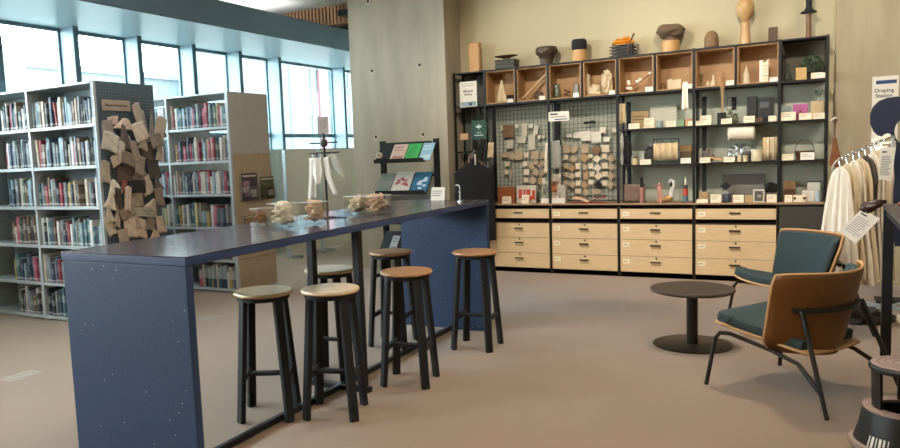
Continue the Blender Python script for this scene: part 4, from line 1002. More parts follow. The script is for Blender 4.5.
# ---- white label cards of the top row
for i, (a, c, y0, l) in enumerate([(507.5, 515.3, 98.8, 'folded cream cloth'), (539.3, 547, 95.8, 'brown fibre lump'), (573.2, 581.2, 92.8, 'grey lidded jar'), (609, 617, 90.3, 'wool bundle'), (645, 655, 86.8, 'cotton sprig'),
        (685.8, 694.2, 84, 'torn paper stack'), (725.8, 736, 80.3, 'dried grass'), (769.5, 780, 77, 'white pleated tower'), (816.5, 827.3, 72.8, 'green netting ball')]):
    pcard('white label card at the front right of the compartment with the '+l, a, c, y0, 2.088, 8.622, WHITE, i, 1)

# ------------------------------------------------------------------ bay 3 (left shelves)
S2, S3, S4 = SH['s2'], SH['s3'], SH['s4']
drape('hanging_ribbons', 'two pale hanging ribbons at the left of the shelf above the fur piece', 'ribbon', 618.5, 626, 104, 124, 8.70, BEIGE, 7, .8, .01)
PBRD = M('board_brown', 'a48b66', .8, 0, .1, 10)
panelthing('brown_board', 'brown printed board leaning at the back of the upper left shelf', 'board', 631.0, 648, 111, 8.80, S2, PBRD, parts=[('print', (.1, .8, .68, .73), M('board_ink', '6e5a40', .8)), ('print', (.1, .9, .5, .55), M('board_ink', '6e5a40', .8))])
panelthing('pale_canvas', 'large blank grey white canvas leaning on the upper left shelf', 'canvas', 649.5, 676.5, 105, 8.83, S2, M('canvas_grey', 'b9b6a4', .8, 0, .05, 10), .018)
pcard('cream label card in front of the brown board', 628.5, 639.5, 123.5, S2, 8.65, seed=21)
pcard('cream label card between the brown board and the pale canvas', 644, 654, 118, S2+.03, 8.70, seed=22)
t = boxthing('card_riser', 'small cream box under the label card before the pale canvas', 'box', 643, 655, 126, 8.72, S2, CARD, .05)
lathething('grey_pot', 'small grey glass pot in front of the pale canvas', 'pot', 660, 6.5, 120.5, 8.70, S2, [(0, 0), (.95, 0), (1, .1), (1, .85), (.8, 1), (0, 1)], M('pot_grey', '8f9a9c', .3))
pcard('cream label card in front of the right half of the pale canvas', 666, 676, 121, S2, 8.65, seed=23)
boxthing('green_box', 'small green box right of the pale canvas', 'box', 677.5, 684, 119, 8.68, S2, M('box_green', '7f9a72', .7), .06)
boxthing('tan_box', 'small tan box at the right end of the upper left shelf', 'box', 685, 692.5, 118.5, 8.68, S2, M('box_tan', 'b98d63', .7), .06)
pcard('cream label card leaning on the small tan box', 687.8, 692.8, 121, S2, 8.645, seed=24, txt=1)
# shelf 3
b = B(); b.blob((0, 0, .17), .042, .04, .15, .3, 2.5, 3, 2, .003); o = b.obj('black_fur', M('fur_black', '2b2a2c', .95, 0, .4, 50, .5), None, True, loc=(ony(627, 150, 8.72).x, 8.72, S3)); tag(o, 'black fur piece standing at the left end of the middle left shelf', 'fur')
b = B(); b.blob((0, 0, .26), .026, .028, .11, .2, 2.5, 3, 4); b.blob((-.00, 0, .07), .024, .028, .09, .2, 3, 2, 5, .003); o = b.obj('white_fur', M('fur_white', 'b9b8b2', .95, 0, .25, 50, .5), None, True, loc=(ony(622, 150, 8.66).x, 8.66, S3)); o.scale = (.75, .7, 1); tag(o, 'tufted white grey fur hanging beside the black fur', 'fur')
t = thing('jar_pair', 'small cream jar before the black fur', 'jar', (ony(635, 162, 8.68).x, 8.68, S3)); B().lathe([(0, 0), (.028, 0), (.03, .05), (.02, .065), (.02, .08), (0, .08)], n=20).obj('body', M('jar_cream', 'cdb583', .4), t, True); B().lathe([(0, .08), (.023, .08), (.023, .092), (0, .092)], n=20).obj('lid', DGREY, t, True)
pcard('cream label card under the grey visor', 640, 651, 159.5, S3, seed=25)
t = thing('felt_visor', 'pale grey curved visor over a dark felt form on the middle left shelf', 'visor', (ony(648, 150, 8.76).x, 8.76, S3))
B().blob((.01, 0, .12), .055, .05, .10, .1, 2, 3, 3).obj('dark_form', M('felt_dark', '4a4a4c', .95, 0, .3, 40), t, True)
b = B(); pl = [(-.075+.0, .06)]+[(-.075+.13*math.sin(a*PI/20)-.0, .06+.17*math.sin(a*PI/20)**.8) for a in range(1, 9)]+[(.045, .235), (.05, .205), (.02, .195), (-.03, .13), (-.045, .06)]
b.prism(pl, -.055, -.045, 'y'); b.obj('visor_brim', M('visor_pale', 'c3c6c4', .6), t)
sw_ = thing('swatch_book', 'row of four beige fabric swatches hanging from a clip rail', 'swatch book', (ony(666, 150, 8.72).x, 8.72, S3+.04))
cx_, w, zt = span(653.5, 678, 143, 8.72); h = zt-S3-.04
for k in range(4):
    x0 = -w/2+k*w/4
    B().sheet(lambda u, v, x0=x0: (x0+u*(w/4-.004), .018*math.sin(u*PI)-.02, h*(1-v)), 8, 2).obj('swatch', BEIGE, sw_, True, solid=.003)
    b = B(); b.tube([(x0+w/8, -.01, h), (x0+w/8, -.012, h+.03), (x0+w/8+.008, -.01, h+.042), (x0+w/8+.014, -.008, h+.03)], .003, 6); b.obj('hook', CHROME, sw_)
B().bar((-w/2, -.008, h+.045), (w/2, -.008, h+.045), .008, .008).obj('clip_rail', DGREY, sw_)
for s in (-1, 1): B().box(s*(w/2+.004)-.005, s*(w/2+.004)+.005, -.014, -.002, -.04, h+.05).obj('side_post', DGREY, sw_)
B().box(-w/2, w/2, -.03, .03, -.04, -.028).obj('base', DGREY, sw_)
t = thing('small_brown_crate', 'small brown boxes stacked behind the card at the right of the middle left shelf', 'boxes', (ony(686, 155, 8.78).x, 8.80, S3))
B().box(-.06, .06, -.05, .05, .0, .13).obj('lower_box', M('crate_dark', '5d4a33', .7), t, bevel=.003); B().box(-.065, .065, -.05, .05, .132, .20).obj('upper_box', M('crate_brown', '8a6d45', .7), t, bevel=.003)
pcard('white label card at the right end of the middle left shelf', 680.5, 691, 158, S3, 8.66, WHITE, seed=26)
# shelf 4
t = thing('pink_print_box', 'clear flat box with pinkish printed sheet at the left of the lowest left shelf', 'display box', (ony(634, 190, 8.72).x, 8.74, S4)); cx_, w, zt = span(622.5, 645.5, 183.5, 8.70); h = zt-S4
B().box(-w/2+.01, w/2-.01, .0, .004, .02, h-.01).obj('printed_sheet', M('sheet_pink', 'a98b7c', .8, 0, .2, 30), t)
b = B(); b.box(-w/2, w/2, -.035, -.031, 0, h); b.box(-w/2, -w/2+.004, -.031, .03, 0, h); b.box(w/2-.004, w/2, -.031, .03, 0, h); b.obj('clear_case', ACRYL, t)
B().box(-w/2, w/2, -.031, .03, 0, .012).obj('dark_base', DWOOD, t)
lathething('black_capped_bottle', 'slim pink bottle with tall black cap in front of the clear flat box', 'bottle', 641.5, 4.6, 177, 8.665, S4, [(0, 0), (.9, 0), (1, .03), (1, .6), (0, .6)], M('bottle_pink', 'b08078', .4), [('cap', [(0, .6), (.8, .6), (.8, .98), (0, 1)], BLACKM)])
b = B(); b.tube([(0, 0, 0), (.0, 0, .07), (-.004, 0, .12)], [.012, .014, .018], 10); b.tube([(.012, 0, 0), (.02, 0, .06), (.004, 0, .12)], [.010, .012, .015], 10); b.tube([(0, 0, .11), (-.004, 0, .17), (0, 0, .185)], [.02, .022, .01], 10); b.tube([(-.01, 0, .165), (-.05, -.01, .195)], .008, 8); b.tube([(.01, 0, .165), (.045, -.01, .20)], .008, 8); b.blob((0, 0, .205), .017, .017, .02, .05, 2, 2, 1)
o = b.obj('pink_figurine', M('pink_fig', 'cf9183', .6, 0, .1, 10), None, True, loc=(ony(659.5, 195, 8.68).x, 8.68, S4)); tag(o, 'small pink standing figurine with raised arms', 'figurine')
t = thing('shoe_last_form', 'wooden shoe last with a white bent form rising from it', 'shoe last', (ony(666, 195, 8.74).x, 8.76, S4))
B().tube([(-.10, 0, .018), (-.05, 0, .025), (.02, 0, .04), (.05, 0, .06)], [.012, .026, .036, .034], 14).obj('wooden_last', TANWOOD, t, True)
B().tube([(.05, 0, .06), (.06, 0, .13), (.075, 0, .19), (.07, 0, .235), (.045, 0, .25), (.03, 0, .22)], [.028, .026, .022, .02, .016, .012], 12).obj('white_form', M('form_white', 'dcd9d2', .5), t, True)
B().blob((.055, -.02, .20), .012, .01, .03, .1, 2, 2, 1).obj('dark_patch', BLACKM, t, True)
lathething('striped_tube', 'small tube with red, dark and blue bands at the right of the lowest left shelf', 'tube', 685.5, 5.6, 177, 8.70, S4+.012, [(0, 0), (1, 0), (1, .25), (0, .25)], M('tube_blue', '5b7688', .5), [('red_band', [(0, .25), (.95, .25), (.95, .52), (0, .52)], M('tube_red', 'c4492f', .5)), ('dark_band', [(0, .52), (.9, .52), (.8, .68), (0, .68)], DGREY), ('white_tip', [(0, .68), (.35, .68), (.3, .9), (.1, 1), (0, 1)], WHITE)])
t = boxthing('tube_base', 'flat clear foot under the banded tube', 'base', 681.5, 689.5, 200.8, 8.70, S4, ACRYL, .06)

# ------------------------------------------------------------------ bay 4 (right shelves)
pcard('wide cream card at the left end of the upper right shelf, lower of two', 695.5, 711.5, 120.5, S2, 8.65, seed=31)
pcard('cream card raised behind the wide one at the left end of the upper right shelf', 700, 711.5, 115.5, S2+.02, 8.70, seed=32)
boxthing('card_riser', 'small black riser behind the wide cream card', 'riser', 698, 711, 122.5, 8.76, S2, BLACKM, .07)
boxthing('black_box', 'small black box below the dried grass on the upper right shelf', 'box', 717, 725.5, 112.5, 8.68, S2, BLACKM, .08)
cx_, w, zt = span(726.5, 736, 97, 8.85)
t = thing('photo_card', 'black and white photo card fixed on the back of the upper right shelf', 'photo', (cx_, 8.905, ony(731, 110, 8.85).z)); h = zt-t.location.z
B().box(-w/2, w/2, 0, .008, 0, h).obj('card', BLACKM, t); b = B(); b.box(-w*.45, -.002, -.001, 0, h*.05, h*.95); b.obj('pale_half', M('photo_pale', 'b7b5aa', .6), t); b = B(); b.box(.008, w*.35, -.001, 0, h*.55, h*.6); b.box(-.02, .01, -.002, -.001, h*.3, h*.38); b.obj('print', GREYINK, t)
o = B().blob((0, 0, .06), .06, .04, .065, .35, 3, 3, 7, zmin=.002).obj('clear_film', clear('crumpled_film', 'd8d8d0', .25, .2), None, False, loc=(ony(732, 116, 8.78).x, 8.78, S2)); tag(o, 'crumpled clear plastic film beside the small black box', 'plastic film')
pcard('cream label card in front of the crumpled clear film', 721, 732, 118.5, S2, 8.64, seed=33)
boxthing('black_case', 'narrow upright black case on the upper right shelf, left of the wider one', 'case', 747, 757, 96.5, 8.80, S2, M('case_black', '232322', .5), .06)
t = boxthing('black_case', 'wide upright black case with a small grey label on the upper right shelf', 'case', 758.5, 773, 97.5, 8.79, S2, M('case_black2', '26272a', .5), .06)
b = B(); b.box(-.055, .03, -.0315, -.03, .15, .21); b.obj('case_label', M('case_label', '54565a', .6), t); b = B(); b.box(.045, .06, -.0315, -.03, .05, .065); b.obj('case_emblem', GREYINK, t)
pcard('cream label card in front of the narrow black case', 743.5, 755, 116, S2, 8.65, seed=34)
boxthing('dark_brown_block', 'small dark brown block between two cards before the black cases', 'block', 755.8, 763, 117.5, 8.665, S2, DWOOD, .05)
boxthing('small_black_block', 'small black block next to the dark brown one before the wide black case', 'block', 763.8, 768, 117, 8.665, S2, BLACKM, .05)
pcard('cream label card at the right end of the upper right shelf', 768.3, 776.5, 115.8, S2, 8.65, seed=35, txt=1)
# shelf 3
t = thing('white_roll', 'fat horizontal white fabric roll hanging under the upper right shelf', 'roll', ((ony(728, 134, 8.71).x+ony(755, 134, 8.71).x)/2, 8.712, 1.584))
w = ony(755, 134, 8.71).x-ony(728, 134, 8.71).x
b = B().lathe([(0, -w/2), (.062, -w/2), (.077, -w/2+.015), (.078, 0), (.077, w/2-.015), (.062, w/2), (0, w/2)], n=28).obj('fabric_roll', M('roll_white', 'dfd6c4', .9, 0, .05, 20), t, True); b.rotation_euler = (0, PI/2, 0)
for s in (-1, 1): B().bar((s*w*.3, 0, .06), (s*w*.3, 0, 1.658-t.location.z), .006, .006).obj('hanger_strap', STEEL, t)
o = B().blob((0, 0, .085), .10, .03, .09, .3, 2, 4, 11, zmin=.002).obj('silver_film', M('film_silver', 'a9aeac', .25, .6, .3, 8), None, False, loc=(ony(739, 150, 8.80).x, 8.82, S3)); tag(o, 'crumpled silver film hanging below the white roll', 'foil')
b = B()
for k in range(5): b.tube([(.04*math.cos(k*1.3)*(1-i/10), .03*math.sin(k*1.3+i*.5), .02+i*.018) for i in range(8)], .012, 6)
b.blob((0, 0, .07), .05, .035, .06, .3, 3, 3, 6, .004)
o = b.obj('grey_wire_sculpture', M('sculpt_grey', '8a8279', .5, .3, .3, 14), None, True, loc=(ony(708, 151, 8.76).x, 8.77, S3)); tag(o, 'tangled grey metallic bundle at the left of the middle right shelf', 'wire bundle')
pcard('cream label card in front of the tangled grey bundle', 699.5, 710.5, 157.5, S3, seed=36)
o = B().bar((-.06, 0, .05), (.06, -.01, .018), .04, .02).obj('wood_offcut', TANWOOD, None, loc=(ony(717, 161, 8.69).x, 8.69, S3+.005)); tag(o, 'sloping tan wooden offcut beside the tangled grey bundle', 'offcut')
pcard('cream label card below the white roll', 723.5, 735, 157, S3, seed=37)
for i, (px, l) in enumerate(((739.5, 'left'), (745.5, 'right'))):
    t = lathething('thread_spool', 'cream thread spool below the silver film, %s one of two' % l, 'spool', px, 5.4, 155.5, 8.69, S3, [(0, 0), (1, 0), (1, .1), (.8, .14), (.8, .86), (1, .9), (1, 1), (0, 1)], M('spool_cream', 'd8c79c', .7, 0, .1, 60, 0, (1, 1, 20)))
lathething('white_tub', 'white round tub on the middle right shelf', 'tub', 757, 12, 149.5, 8.73, S3, [(0, 0), (.95, 0), (1, .05), (1, .85), (1.03, .86), (1.03, 1), (0, 1)], M('tub_white', 'ded3b4', .4))
fb = thing('hanging_fabric_book', 'bundle of long beige fabric samples hanging at the right of the middle right shelf', 'fabric samples', (ony(770.5, 148, 8.71).x, 8.71, S3))
cx_, w, zt = span(762.8, 778, 137, 8.71); h = zt-S3
for k in range(5):
    x0 = -w/2+k*w/5
    B().sheet(lambda u, v, x0=x0, k=k: (x0+u*(w/5-.002), .016*math.sin(u*PI+k)-.01, .012+(h-.012)*(1-v)), 6, 3).obj('sample', [BEIGE, COTTON2][k % 2], fb, True, solid=.003)
B().bar((-w/2-.01, 0, h+.006), (w/2+.005, 0, h+.006), .008, .008).obj('hanging_rail', DGREY, fb)
for s in (-1, 1): B().box(s*(w/2)-.004+.002, s*(w/2)+.004+.002, .012, .02, 0, h+.01).obj('rail_post', DGREY, fb)
# shelf 4
panelthing('grey_board', 'wide dark grey felt board at the back of the lowest right shelf', 'board', 722, 765, 174, 8.86, S4, M('board_dgrey', '77716a', .8, 0, .1, 12), .012, .05)
b = B()
for (x, z, r, mt) in ((0, .17, .05, 0), (-.018, .13, .038, 1), (.03, .13, .03, 0)):
    pass
t = thing('folded_diamonds', 'dark folded diamond shaped samples on the lowest right shelf', 'folded samples', (ony(725.5, 190, 8.76).x, 8.78, S4))
for (x, z, r, mt, nm) in ((0, .17, .058, BLACKM, 'dark_diamond'), (-.004, .10, .04, GREYCLOTH, 'grey_diamond')):
    b = B(); b.prism([(x-r, z), (x, z-r*.8), (x+r, z), (x, z+r*.8)], -.012 if mt is BLACKM else -.03, -.004 if mt is BLACKM else -.02, 'y'); b.obj(nm, mt, t)
B().box(-.012, .012, -.004, .004, 0, .14).obj('support', DGREY, t); B().box(-.04, .04, -.03, .03, 0, .008).obj('foot', DGREY, t)
boxthing('tan_book_stack', 'tan woven block at the left of the lowest right shelf', 'block', 699, 708.5, 192, 8.68, S4, M('woven_tan', 'b69a76', .9, 0, .25, 60, .3), .06)
pcard('small cream card lying before the tan woven block', 696.5, 708, 200.5, S4, 8.63, seed=41, txt=0)
pcard('white label card left of the navy pot', 710.5, 721.5, 194.5, S4, seed=42)
t = lathething('navy_pot', 'small navy blue pot in front of the dark diamond samples', 'pot', 727, 8, 194, 8.67, S4, [(0, 0), (.8, 0), (1, .3), (1, .8), (.85, 1), (.7, 1), (0, .85)], M('pot_navy', '41465a', .5))
pcard('cream label card right of the navy pot', 732.8, 743.8, 195, S4, seed=43)
boxthing('tan_card_box', 'small tan box between the label card and the white framed plate', 'box', 744.8, 752.8, 195.5, 8.68, S4, M('box_tan2', 'b79b6e', .7), .05)
t = panelthing('white_framed_plate', 'grey stone plate in a white frame on the lowest right shelf', 'plate', 753, 764.5, 189.5, 8.66, S4, M('frame_white', 'c9c2b4', .5), .012, .15, [('stone_face', (.13, .87, .1, .88), M('stone_dark', '5b564f', .7, 0, .3, 20)), ('glint', (.4, .7, .4, .6), M('stone_glint', 'a8a39a', .5))])  # pale patch painted on the stone face as a glint
t = thing('black_fabric_lump', 'black knitted lump resting on a cream box at the right of the lowest right shelf', 'knit', (ony(771, 186, 8.77).x, 8.80, S4+.092)); B().blob((0, 0, .05), .06, .04, .055, .25, 2.5, 3, 15, .003).obj('knit', M('knit_black', '1d1c1c', .95, 0, .4, 60, .4), t, True)
boxthing('low_cream_box', 'low grey box under the black knitted lump', 'box', 764.8, 777.8, 193, 8.80, S4, M('box_grey', '77705f', .7), .10)
pcard('cream label card in front of the black knitted lump', 766.5, 777, 194.5, S4, seed=44)

# ------------------------------------------------------------------ bay 5 (end shelves)
boxthing('grey_glass_dish', 'low grey glass dish behind the left card on the upper end shelf', 'dish', 781.3, 791, 106.5, 8.80, S2, M('dish_grey', '8d9690', .25), .08)
pcard('wide cream label card at the left of the upper end shelf', 780.8, 796, 112, S2, seed=51)
t = boxthing('pink_box', 'magenta pink box with a dark figure print on the upper end shelf', 'box', 793, 808, 104, 8.76, S2, M('box_pink', 'b45f92', .6), .05)
b = B(); b.prism([(-.03, 0), (.03, 0), (.034, .06), (.0, .10), (-.034, .06)], -.0272, -.0262, 'y'); b.obj('printed_figure', M('fig_print', '6b3b35', .7), t); b = B(); b.lathe([(0, 0), (.016, 0), (.016, .001), (0, .001)], n=16); o = b.obj('printed_face', M('face_print', 'c9977a', .7), t); o.location = (0, -.0275, .062); o.rotation_euler = (PI/2, 0, 0)
pcard('cream label card in front of the pink box', 798.8, 811.5, 113.2, S2, seed=52)
boxthing('cream_box', 'cream box below the stemmed glass at the right of the upper end shelf', 'box', 811, 824, 101, 8.78, S2, M('box_cream', 'cdb48c', .7), .08)
zb = ony(820, 101, 8.74).z
lathething('stemmed_glass', 'small clear stemmed glass standing on the cream box', 'glass', 819, 8.5, 89.5, 8.78, zb+.002, [(0, 0), (.7, 0), (.7, .04), (.12, .1), (.1, .35), (.7, .5), (1, .8), (.95, 1), (.9, 1), (.9, .8), (.6, .55), (0, .45)], GLASS)
pcard('cream label card at the right of the upper end shelf', 813, 825, 113, S2, seed=53)
pcard('cream label card at the left of the middle end shelf', 781.8, 794, 154, S3, seed=54)
pcard('white label card in the middle of the middle end shelf', 800.3, 814.5, 152.3, S3, 8.648, WHITE, seed=55)
t = thing('round_basket', 'shallow brown basket with a thin hoop handle on the middle end shelf', 'basket', (ony(804.5, 150, 8.79).x, 8.79, S3))
B().lathe([(0, 0), (.07, 0), (.09, .09), (.083, .09), (.065, .01), (0, .01)], n=28).obj('body', M('basket_brown', '6a4e34', .8, 0, .3, 40), t, True)
B().tube([(.085*math.cos(a*PI/16), 0, .085+.12*math.sin(a*PI/16)) for a in range(17)], .004, 6).obj('hoop_handle', DWOOD, t, True)
lb = thing('hanging_leather_bag', 'brown leather bag hanging from a white hook on the right side of the cabinet', 'bag', (.205, 8.66, 1.52))
b = B(); b.prism([(-.045, -.30), (.05, -.33), (.06, -.26), (.015, -.02), (-.012, -.02)], -.03, .03, 'y'); b.obj('bag', M('bag_leather', '82502d', .5, 0, .2, 12), lb, bevel=.01)
B().tube([(0, 0, -.03), (.004, -.01, .08), (.012, 0, .15), (.005, .01, .08), (0, .012, -.03)], .005, 8).obj('strap', LEATHER, lb, True)
B().tube([(-.04, -.05, .14), (.0, -.05, .17), (.018, -.03, .16), (.02, .0, .145)], .008, 8).obj('white_hook', WHITE, lb, True)
boxthing('brown_parcel', 'brown parcel box with darker band on the lowest end shelf', 'box', 783.8, 795.5, 181, 8.78, S4, M('parcel', '8b6b42', .7), .09, extra=lambda t, w, d, h: B().box(-w/2-.001, w/2+.001, -d/2-.002, -d/2, h*.35, h*.62).obj('dark_band', DWOOD, t))
cx_, w, zt = span(803, 813, 166.5, 8.85); 
t = thing('pinned_papers', 'white paper pinned on the back of the lowest end shelf', 'paper', (cx_, 8.905, ony(808, 178, 8.85).z)); B().box(-w/2, w/2, 0, .006, 0, zt-t.location.z).obj('sheet', M('pin_paper', 'bdb8a8', .8), t)
t = boxthing('white_carton', 'white carton with a dark lid line on the lowest end shelf', 'carton', 807.5, 820.5, 181, 8.79, S4, M('carton_white', 'c6c3b8', .6), .08, extra=lambda t, w, d, h: B().box(-w/2-.003, w/2+.003, -d/2-.003, d/2+.003, h*.94, h).obj('dark_lid', DGREY, t))
boxthing('white_packet', 'rounded white packet in front of the white carton', 'packet', 802, 815.5, 190.5, 8.70, S4, M('packet_white', 'd5cfc2', .5), .06, 0, .014)
lathething('pale_blue_can', 'pale blue grey can at the right end of the lowest end shelf', 'can', 818, 6.5, 190, 8.69, S4, [(0, 0), (1, 0), (1, .9), (.9, 1), (0, 1)], M('can_blue', 'a3b1b5', .4))
pcard('cream card at the left of the lowest end shelf', 784.5, 792.5, 195, S4, 8.645, seed=56, txt=1)
t = thing('white_dice_card', 'white card with two dark dots on the lowest end shelf', 'card', (ony(799.5, 198, 8.64).x, 8.64, S4)); cx_, w, zt = span(793.5, 806, 195, 8.64); h = zt-S4
B().box(-w/2, w/2, 0, .02, 0, h).obj('card', CARD, t, bevel=.003)
for s in (-1, 1):
    o = B().lathe([(0, 0), (.013, 0), (.013, .003), (0, .003)], n=18).obj('dark_dot', M('dot_red', '4e1f1e', .5), t, True); o.location = (s*w*.38, 0, h*.55); o.rotation_euler = (PI/2, 0, 0)

# ------------------------------------------------------------------ grid bays, lower things
WT = S4
t = boxthing('brown_folder', 'orange brown box leaning at the left of the worktop under the grid', 'box', 497.5, 514.5, 187, 8.78, WT, M('folder_orange', '9d5c33', .6, 0, .12, 12), .05)
pcard('cream label card in front of the orange brown box', 502, 511, 196.5, WT, seed=61)
t = panelthing('red_pattern_book', 'cream book cover with a red block pattern standing under the left grid', 'book', 516.3, 535.5, 185.5, 8.76, WT, M('book_cream', 'd6bb95', .7), .03, .08,
  [('red_block', (.10, .30, .25, .78), M('red_print', 'b8432f', .7)), ('red_block', (.36, .46, .45, .78), M('red_print', 'b8432f', .7)), ('red_block', (.50, .72, .45, .78), M('red_print', 'b8432f', .7)), ('red_block', (.80, .96, .2, .72), M('red_print', 'b8432f', .7)), ('red_block', (.3, .8, .1, .4), M('red_print', 'b8432f', .7))])
pcard('cream label card in front of the red patterned book', 521.5, 529, 195, WT, seed=62)
mg = thing('magazine_stand', 'clear stand holding colourful photo magazines between the two grids', 'magazine stand', (ony(553, 190, 8.68).x, 8.70, WT))
for k, (px0, px1, cols) in enumerate(((541.5, 547.5, ('4e6a55', '9a8f7a')), (549, 560, ('6b5a4a', 'c2703f')))):
    a = ony(px0, 188, 8.67).x-mg.location.x; c = ony(px1, 188, 8.67).x-mg.location.x; zt = ony(553, 174, 8.67).z-WT-.05*(1-k)
    b = B(); b.prism([(-.03, .01), (-.022, .01), (.018, zt), (.010, zt)], a, c, 'x'); b.obj('magazine', M('magp_'+cols[0], cols[0], .4, 0, .5, 22, col2='c9bda8'), mg)
    b = B(); b.prism([(-.033+.012, .07), (-.031+.012, .07), (-.003, zt*.75), (-.005, zt*.75)], a+(c-a)*.15, a+(c-a)*.7, 'x'); b.obj('photo', M('magq_'+cols[1], cols[1], .5, 0, .5, 30, col2='33302c'), mg)
B().box(ony(541, 190, 8.67).x-mg.location.x, ony(565, 190, 8.67).x-mg.location.x, -.045, -.041, 0, .06).obj('clear_lip', WHITE, mg)
B().box(ony(560.5, 190, 8.67).x-mg.location.x, ony(565.5, 190, 8.67).x-mg.location.x, -.03, .05, 0, .22).obj('pale_side', M('mag_side', 'aca79a', .5), mg)
B().box(ony(541, 190, 8.67).x-mg.location.x, ony(565, 190, 8.67).x-mg.location.x, -.041, .05, 0, .008).obj('base', ACRYL, mg)
drape('grey_hanging_sheet', 'grey translucent fabric sheet hanging between the two grid panels', 'fabric', 549.5, 561, 141, 169, 8.70, GREYCLOTH, 8, .8, .014)
drape('white_curved_strip', 'narrow white curved strip hanging beside the middle post of the grids', 'fabric strip', 543.5, 547, 143, 174, 8.66, COTTON, 9, .6, .008, .02)
ob = thing('open_book', 'open book with red and cream pages lying on the worktop under the right grid', 'book', (ony(589, 198, 8.70).x, 8.72, WT))
for s, c in ((-1, 'c98a6a'), (1, '8a5448')):
    w_ = .19
    def fn(u, v, s=s): return (s*u*w_, -.07+.14*v, .008+.055*math.sin(u*PI*.55)*(1 if s < 0 else 1.15)-.01*u+.02*v*u)
    B().sheet(fn, 12, 2).obj('page', M('page_'+c, c, .7, 0, .35, 14, col2='e0cdb0' if s < 0 else '5d2f2c'), ob, True, solid=.012)
B().box(-.20, .20, -.075, .075, 0, .005).obj('red_cover', M('red_cover', 'b8322a', .6), ob)
t = thing('white_sign', 'white sign with black and blue text lines fixed at the top between the grids', 'sign', (ony(558.5, 116, 8.60).x, 8.61, ony(558, 121, 8.6).z)); w = ony(569, 116, 8.6).x-ony(548.3, 116, 8.6).x; h = ony(558, 111.5, 8.6).z-ony(558, 121, 8.6).z
B().box(-w/2, w/2, 0, .005, 0, h).obj('board', WHITE, t)
b = B(); b.box(-w*.42, -w*.05, -.001, 0, h*.66, h*.82); b.obj('title_line', INK, t)
b = B(); b.box(-w*.42, w*.35, -.001, 0, h*.40, h*.50); b.obj('text_line', GREYINK, t)
b = B(); b.box(-w*.2, w*.42, -.001, 0, h*.12, h*.24); b.obj('blue_line', M('blue_ink', '4a6a88', .7), t)
t = thing('black_magnetic_bar', 'short black bar clipped high on the right grid panel', 'bar', (ony(590.5, 122.5, 8.85).x, 8.855, ony(590, 122.5, 8.85).z)); B().box(-.08, .06, -.012, .0, -.016, .014).obj('bar', BLACKM, t, bevel=.003); B().box(.0, .04, -.012, 0, .014, .022).obj('clip', BLACKM, t)
# ---- left open bay
t = thing('white_notice', 'white notice hanging in the open frame at the left end of the cabinet', 'notice', (ony(468.5, 94, 8.61).x, 8.60, ony(468, 107, 8.6).z)); w = ony(477, 94, 8.6).x-ony(460, 94, 8.6).x; h = ony(468, 81.5, 8.6).z-ony(468, 107, 8.6).z
B().box(-w/2, w/2, 0, .006, 0, h).obj('board', WHITE, t)
text('lettering', 'Material\nlibrary', h*.125, INK, t, (0, -.0008, h*.56))
b = B(); b.box(-w*.45, w*.45, -.001, 0, h*.03, h*.2); b.obj('picture_strip', M('strip_blue', '9fb6bf', .6, 0, .4, 30), t); b = B(); b.box(w*.05, w*.2, -.0015, -.001, h*.06, h*.16); b.obj('mark', INK, t)
b = B(); lines(b, -w*.38, w*.38, h*.8, h*.95, 2, -.0006, .005); b.obj('header_line', GREYINK, t)
B().tube([(0, .003, h), (.0, .008, h+.06), (.0, .013, h+.075)], .005, 6).obj('hanger', BLACK, t)
t = thing('green_sign', 'dark green upright sign with a white leaf emblem at the left end of the cabinet', 'sign', (ony(478.5, 130, 8.55).x, 8.56, ony(478, 139.5, 8.55).z)); w = ony(486, 130, 8.55).x-ony(471, 130, 8.55).x; h = ony(478, 120, 8.55).z-ony(478, 139.5, 8.55).z
B().box(-w/2, w/2, 0, .02, 0, h).obj('board', M('sign_green', '1f4a3c', .5), t, bevel=.002)
b = B(); lf = M('emblem_white', 'cfdcd2', .6)
for a in (-50, 0, 50):
    ca, sa = math.cos(R_(a)), math.sin(R_(a)); L = h*.23; pl = [(0, 0), (L*.22, L*.5), (0, L), (-L*.22, L*.5)]
    b.prism([(x*ca+z*sa, -x*sa+z*ca+h*.58) for x, z in pl], -.0015-.0003*a/50, 0, 'y')
b.box(-.003, .003, -.001, 0, h*.5, h*.6); b.obj('leaf_emblem', lf, t)
b = B(); b.box(-w*.3, w*.3, -.001, 0, h*.2, h*.24); b.box(-w*.15, w*.15, -.001, 0, h*.34, h*.37); b.obj('text_line', lf, t)
B().box(-.012, .012, .02, .035, -.0, h*.9).obj('mount', BLACK, t)
tc_ = boxthing('hanging_tag', 'small tan tag card left of the green sign', 'tag', 460, 468, 133.5, 8.57, ony(464, 139.8, 8.57).z, M('tag_tan', 'd3ad82', .8), .004, bev=0)
drape('beige_ribbon', 'beige ribbon hanging right of the green sign', 'ribbon', 487, 493, 143, 158, 8.57, BEIGE, 5, .9, .006, .02)
lathething('dark_bottle', 'slim dark bottle hanging below the beige ribbon', 'bottle', 488, 4.4, 160, 8.56, ony(488, 174, 8.56).z, [(0, 0), (1, .02), (1, .6), (.5, .75), (.5, 1), (0, 1)], M('bottle_dark', '3d4040', .3))
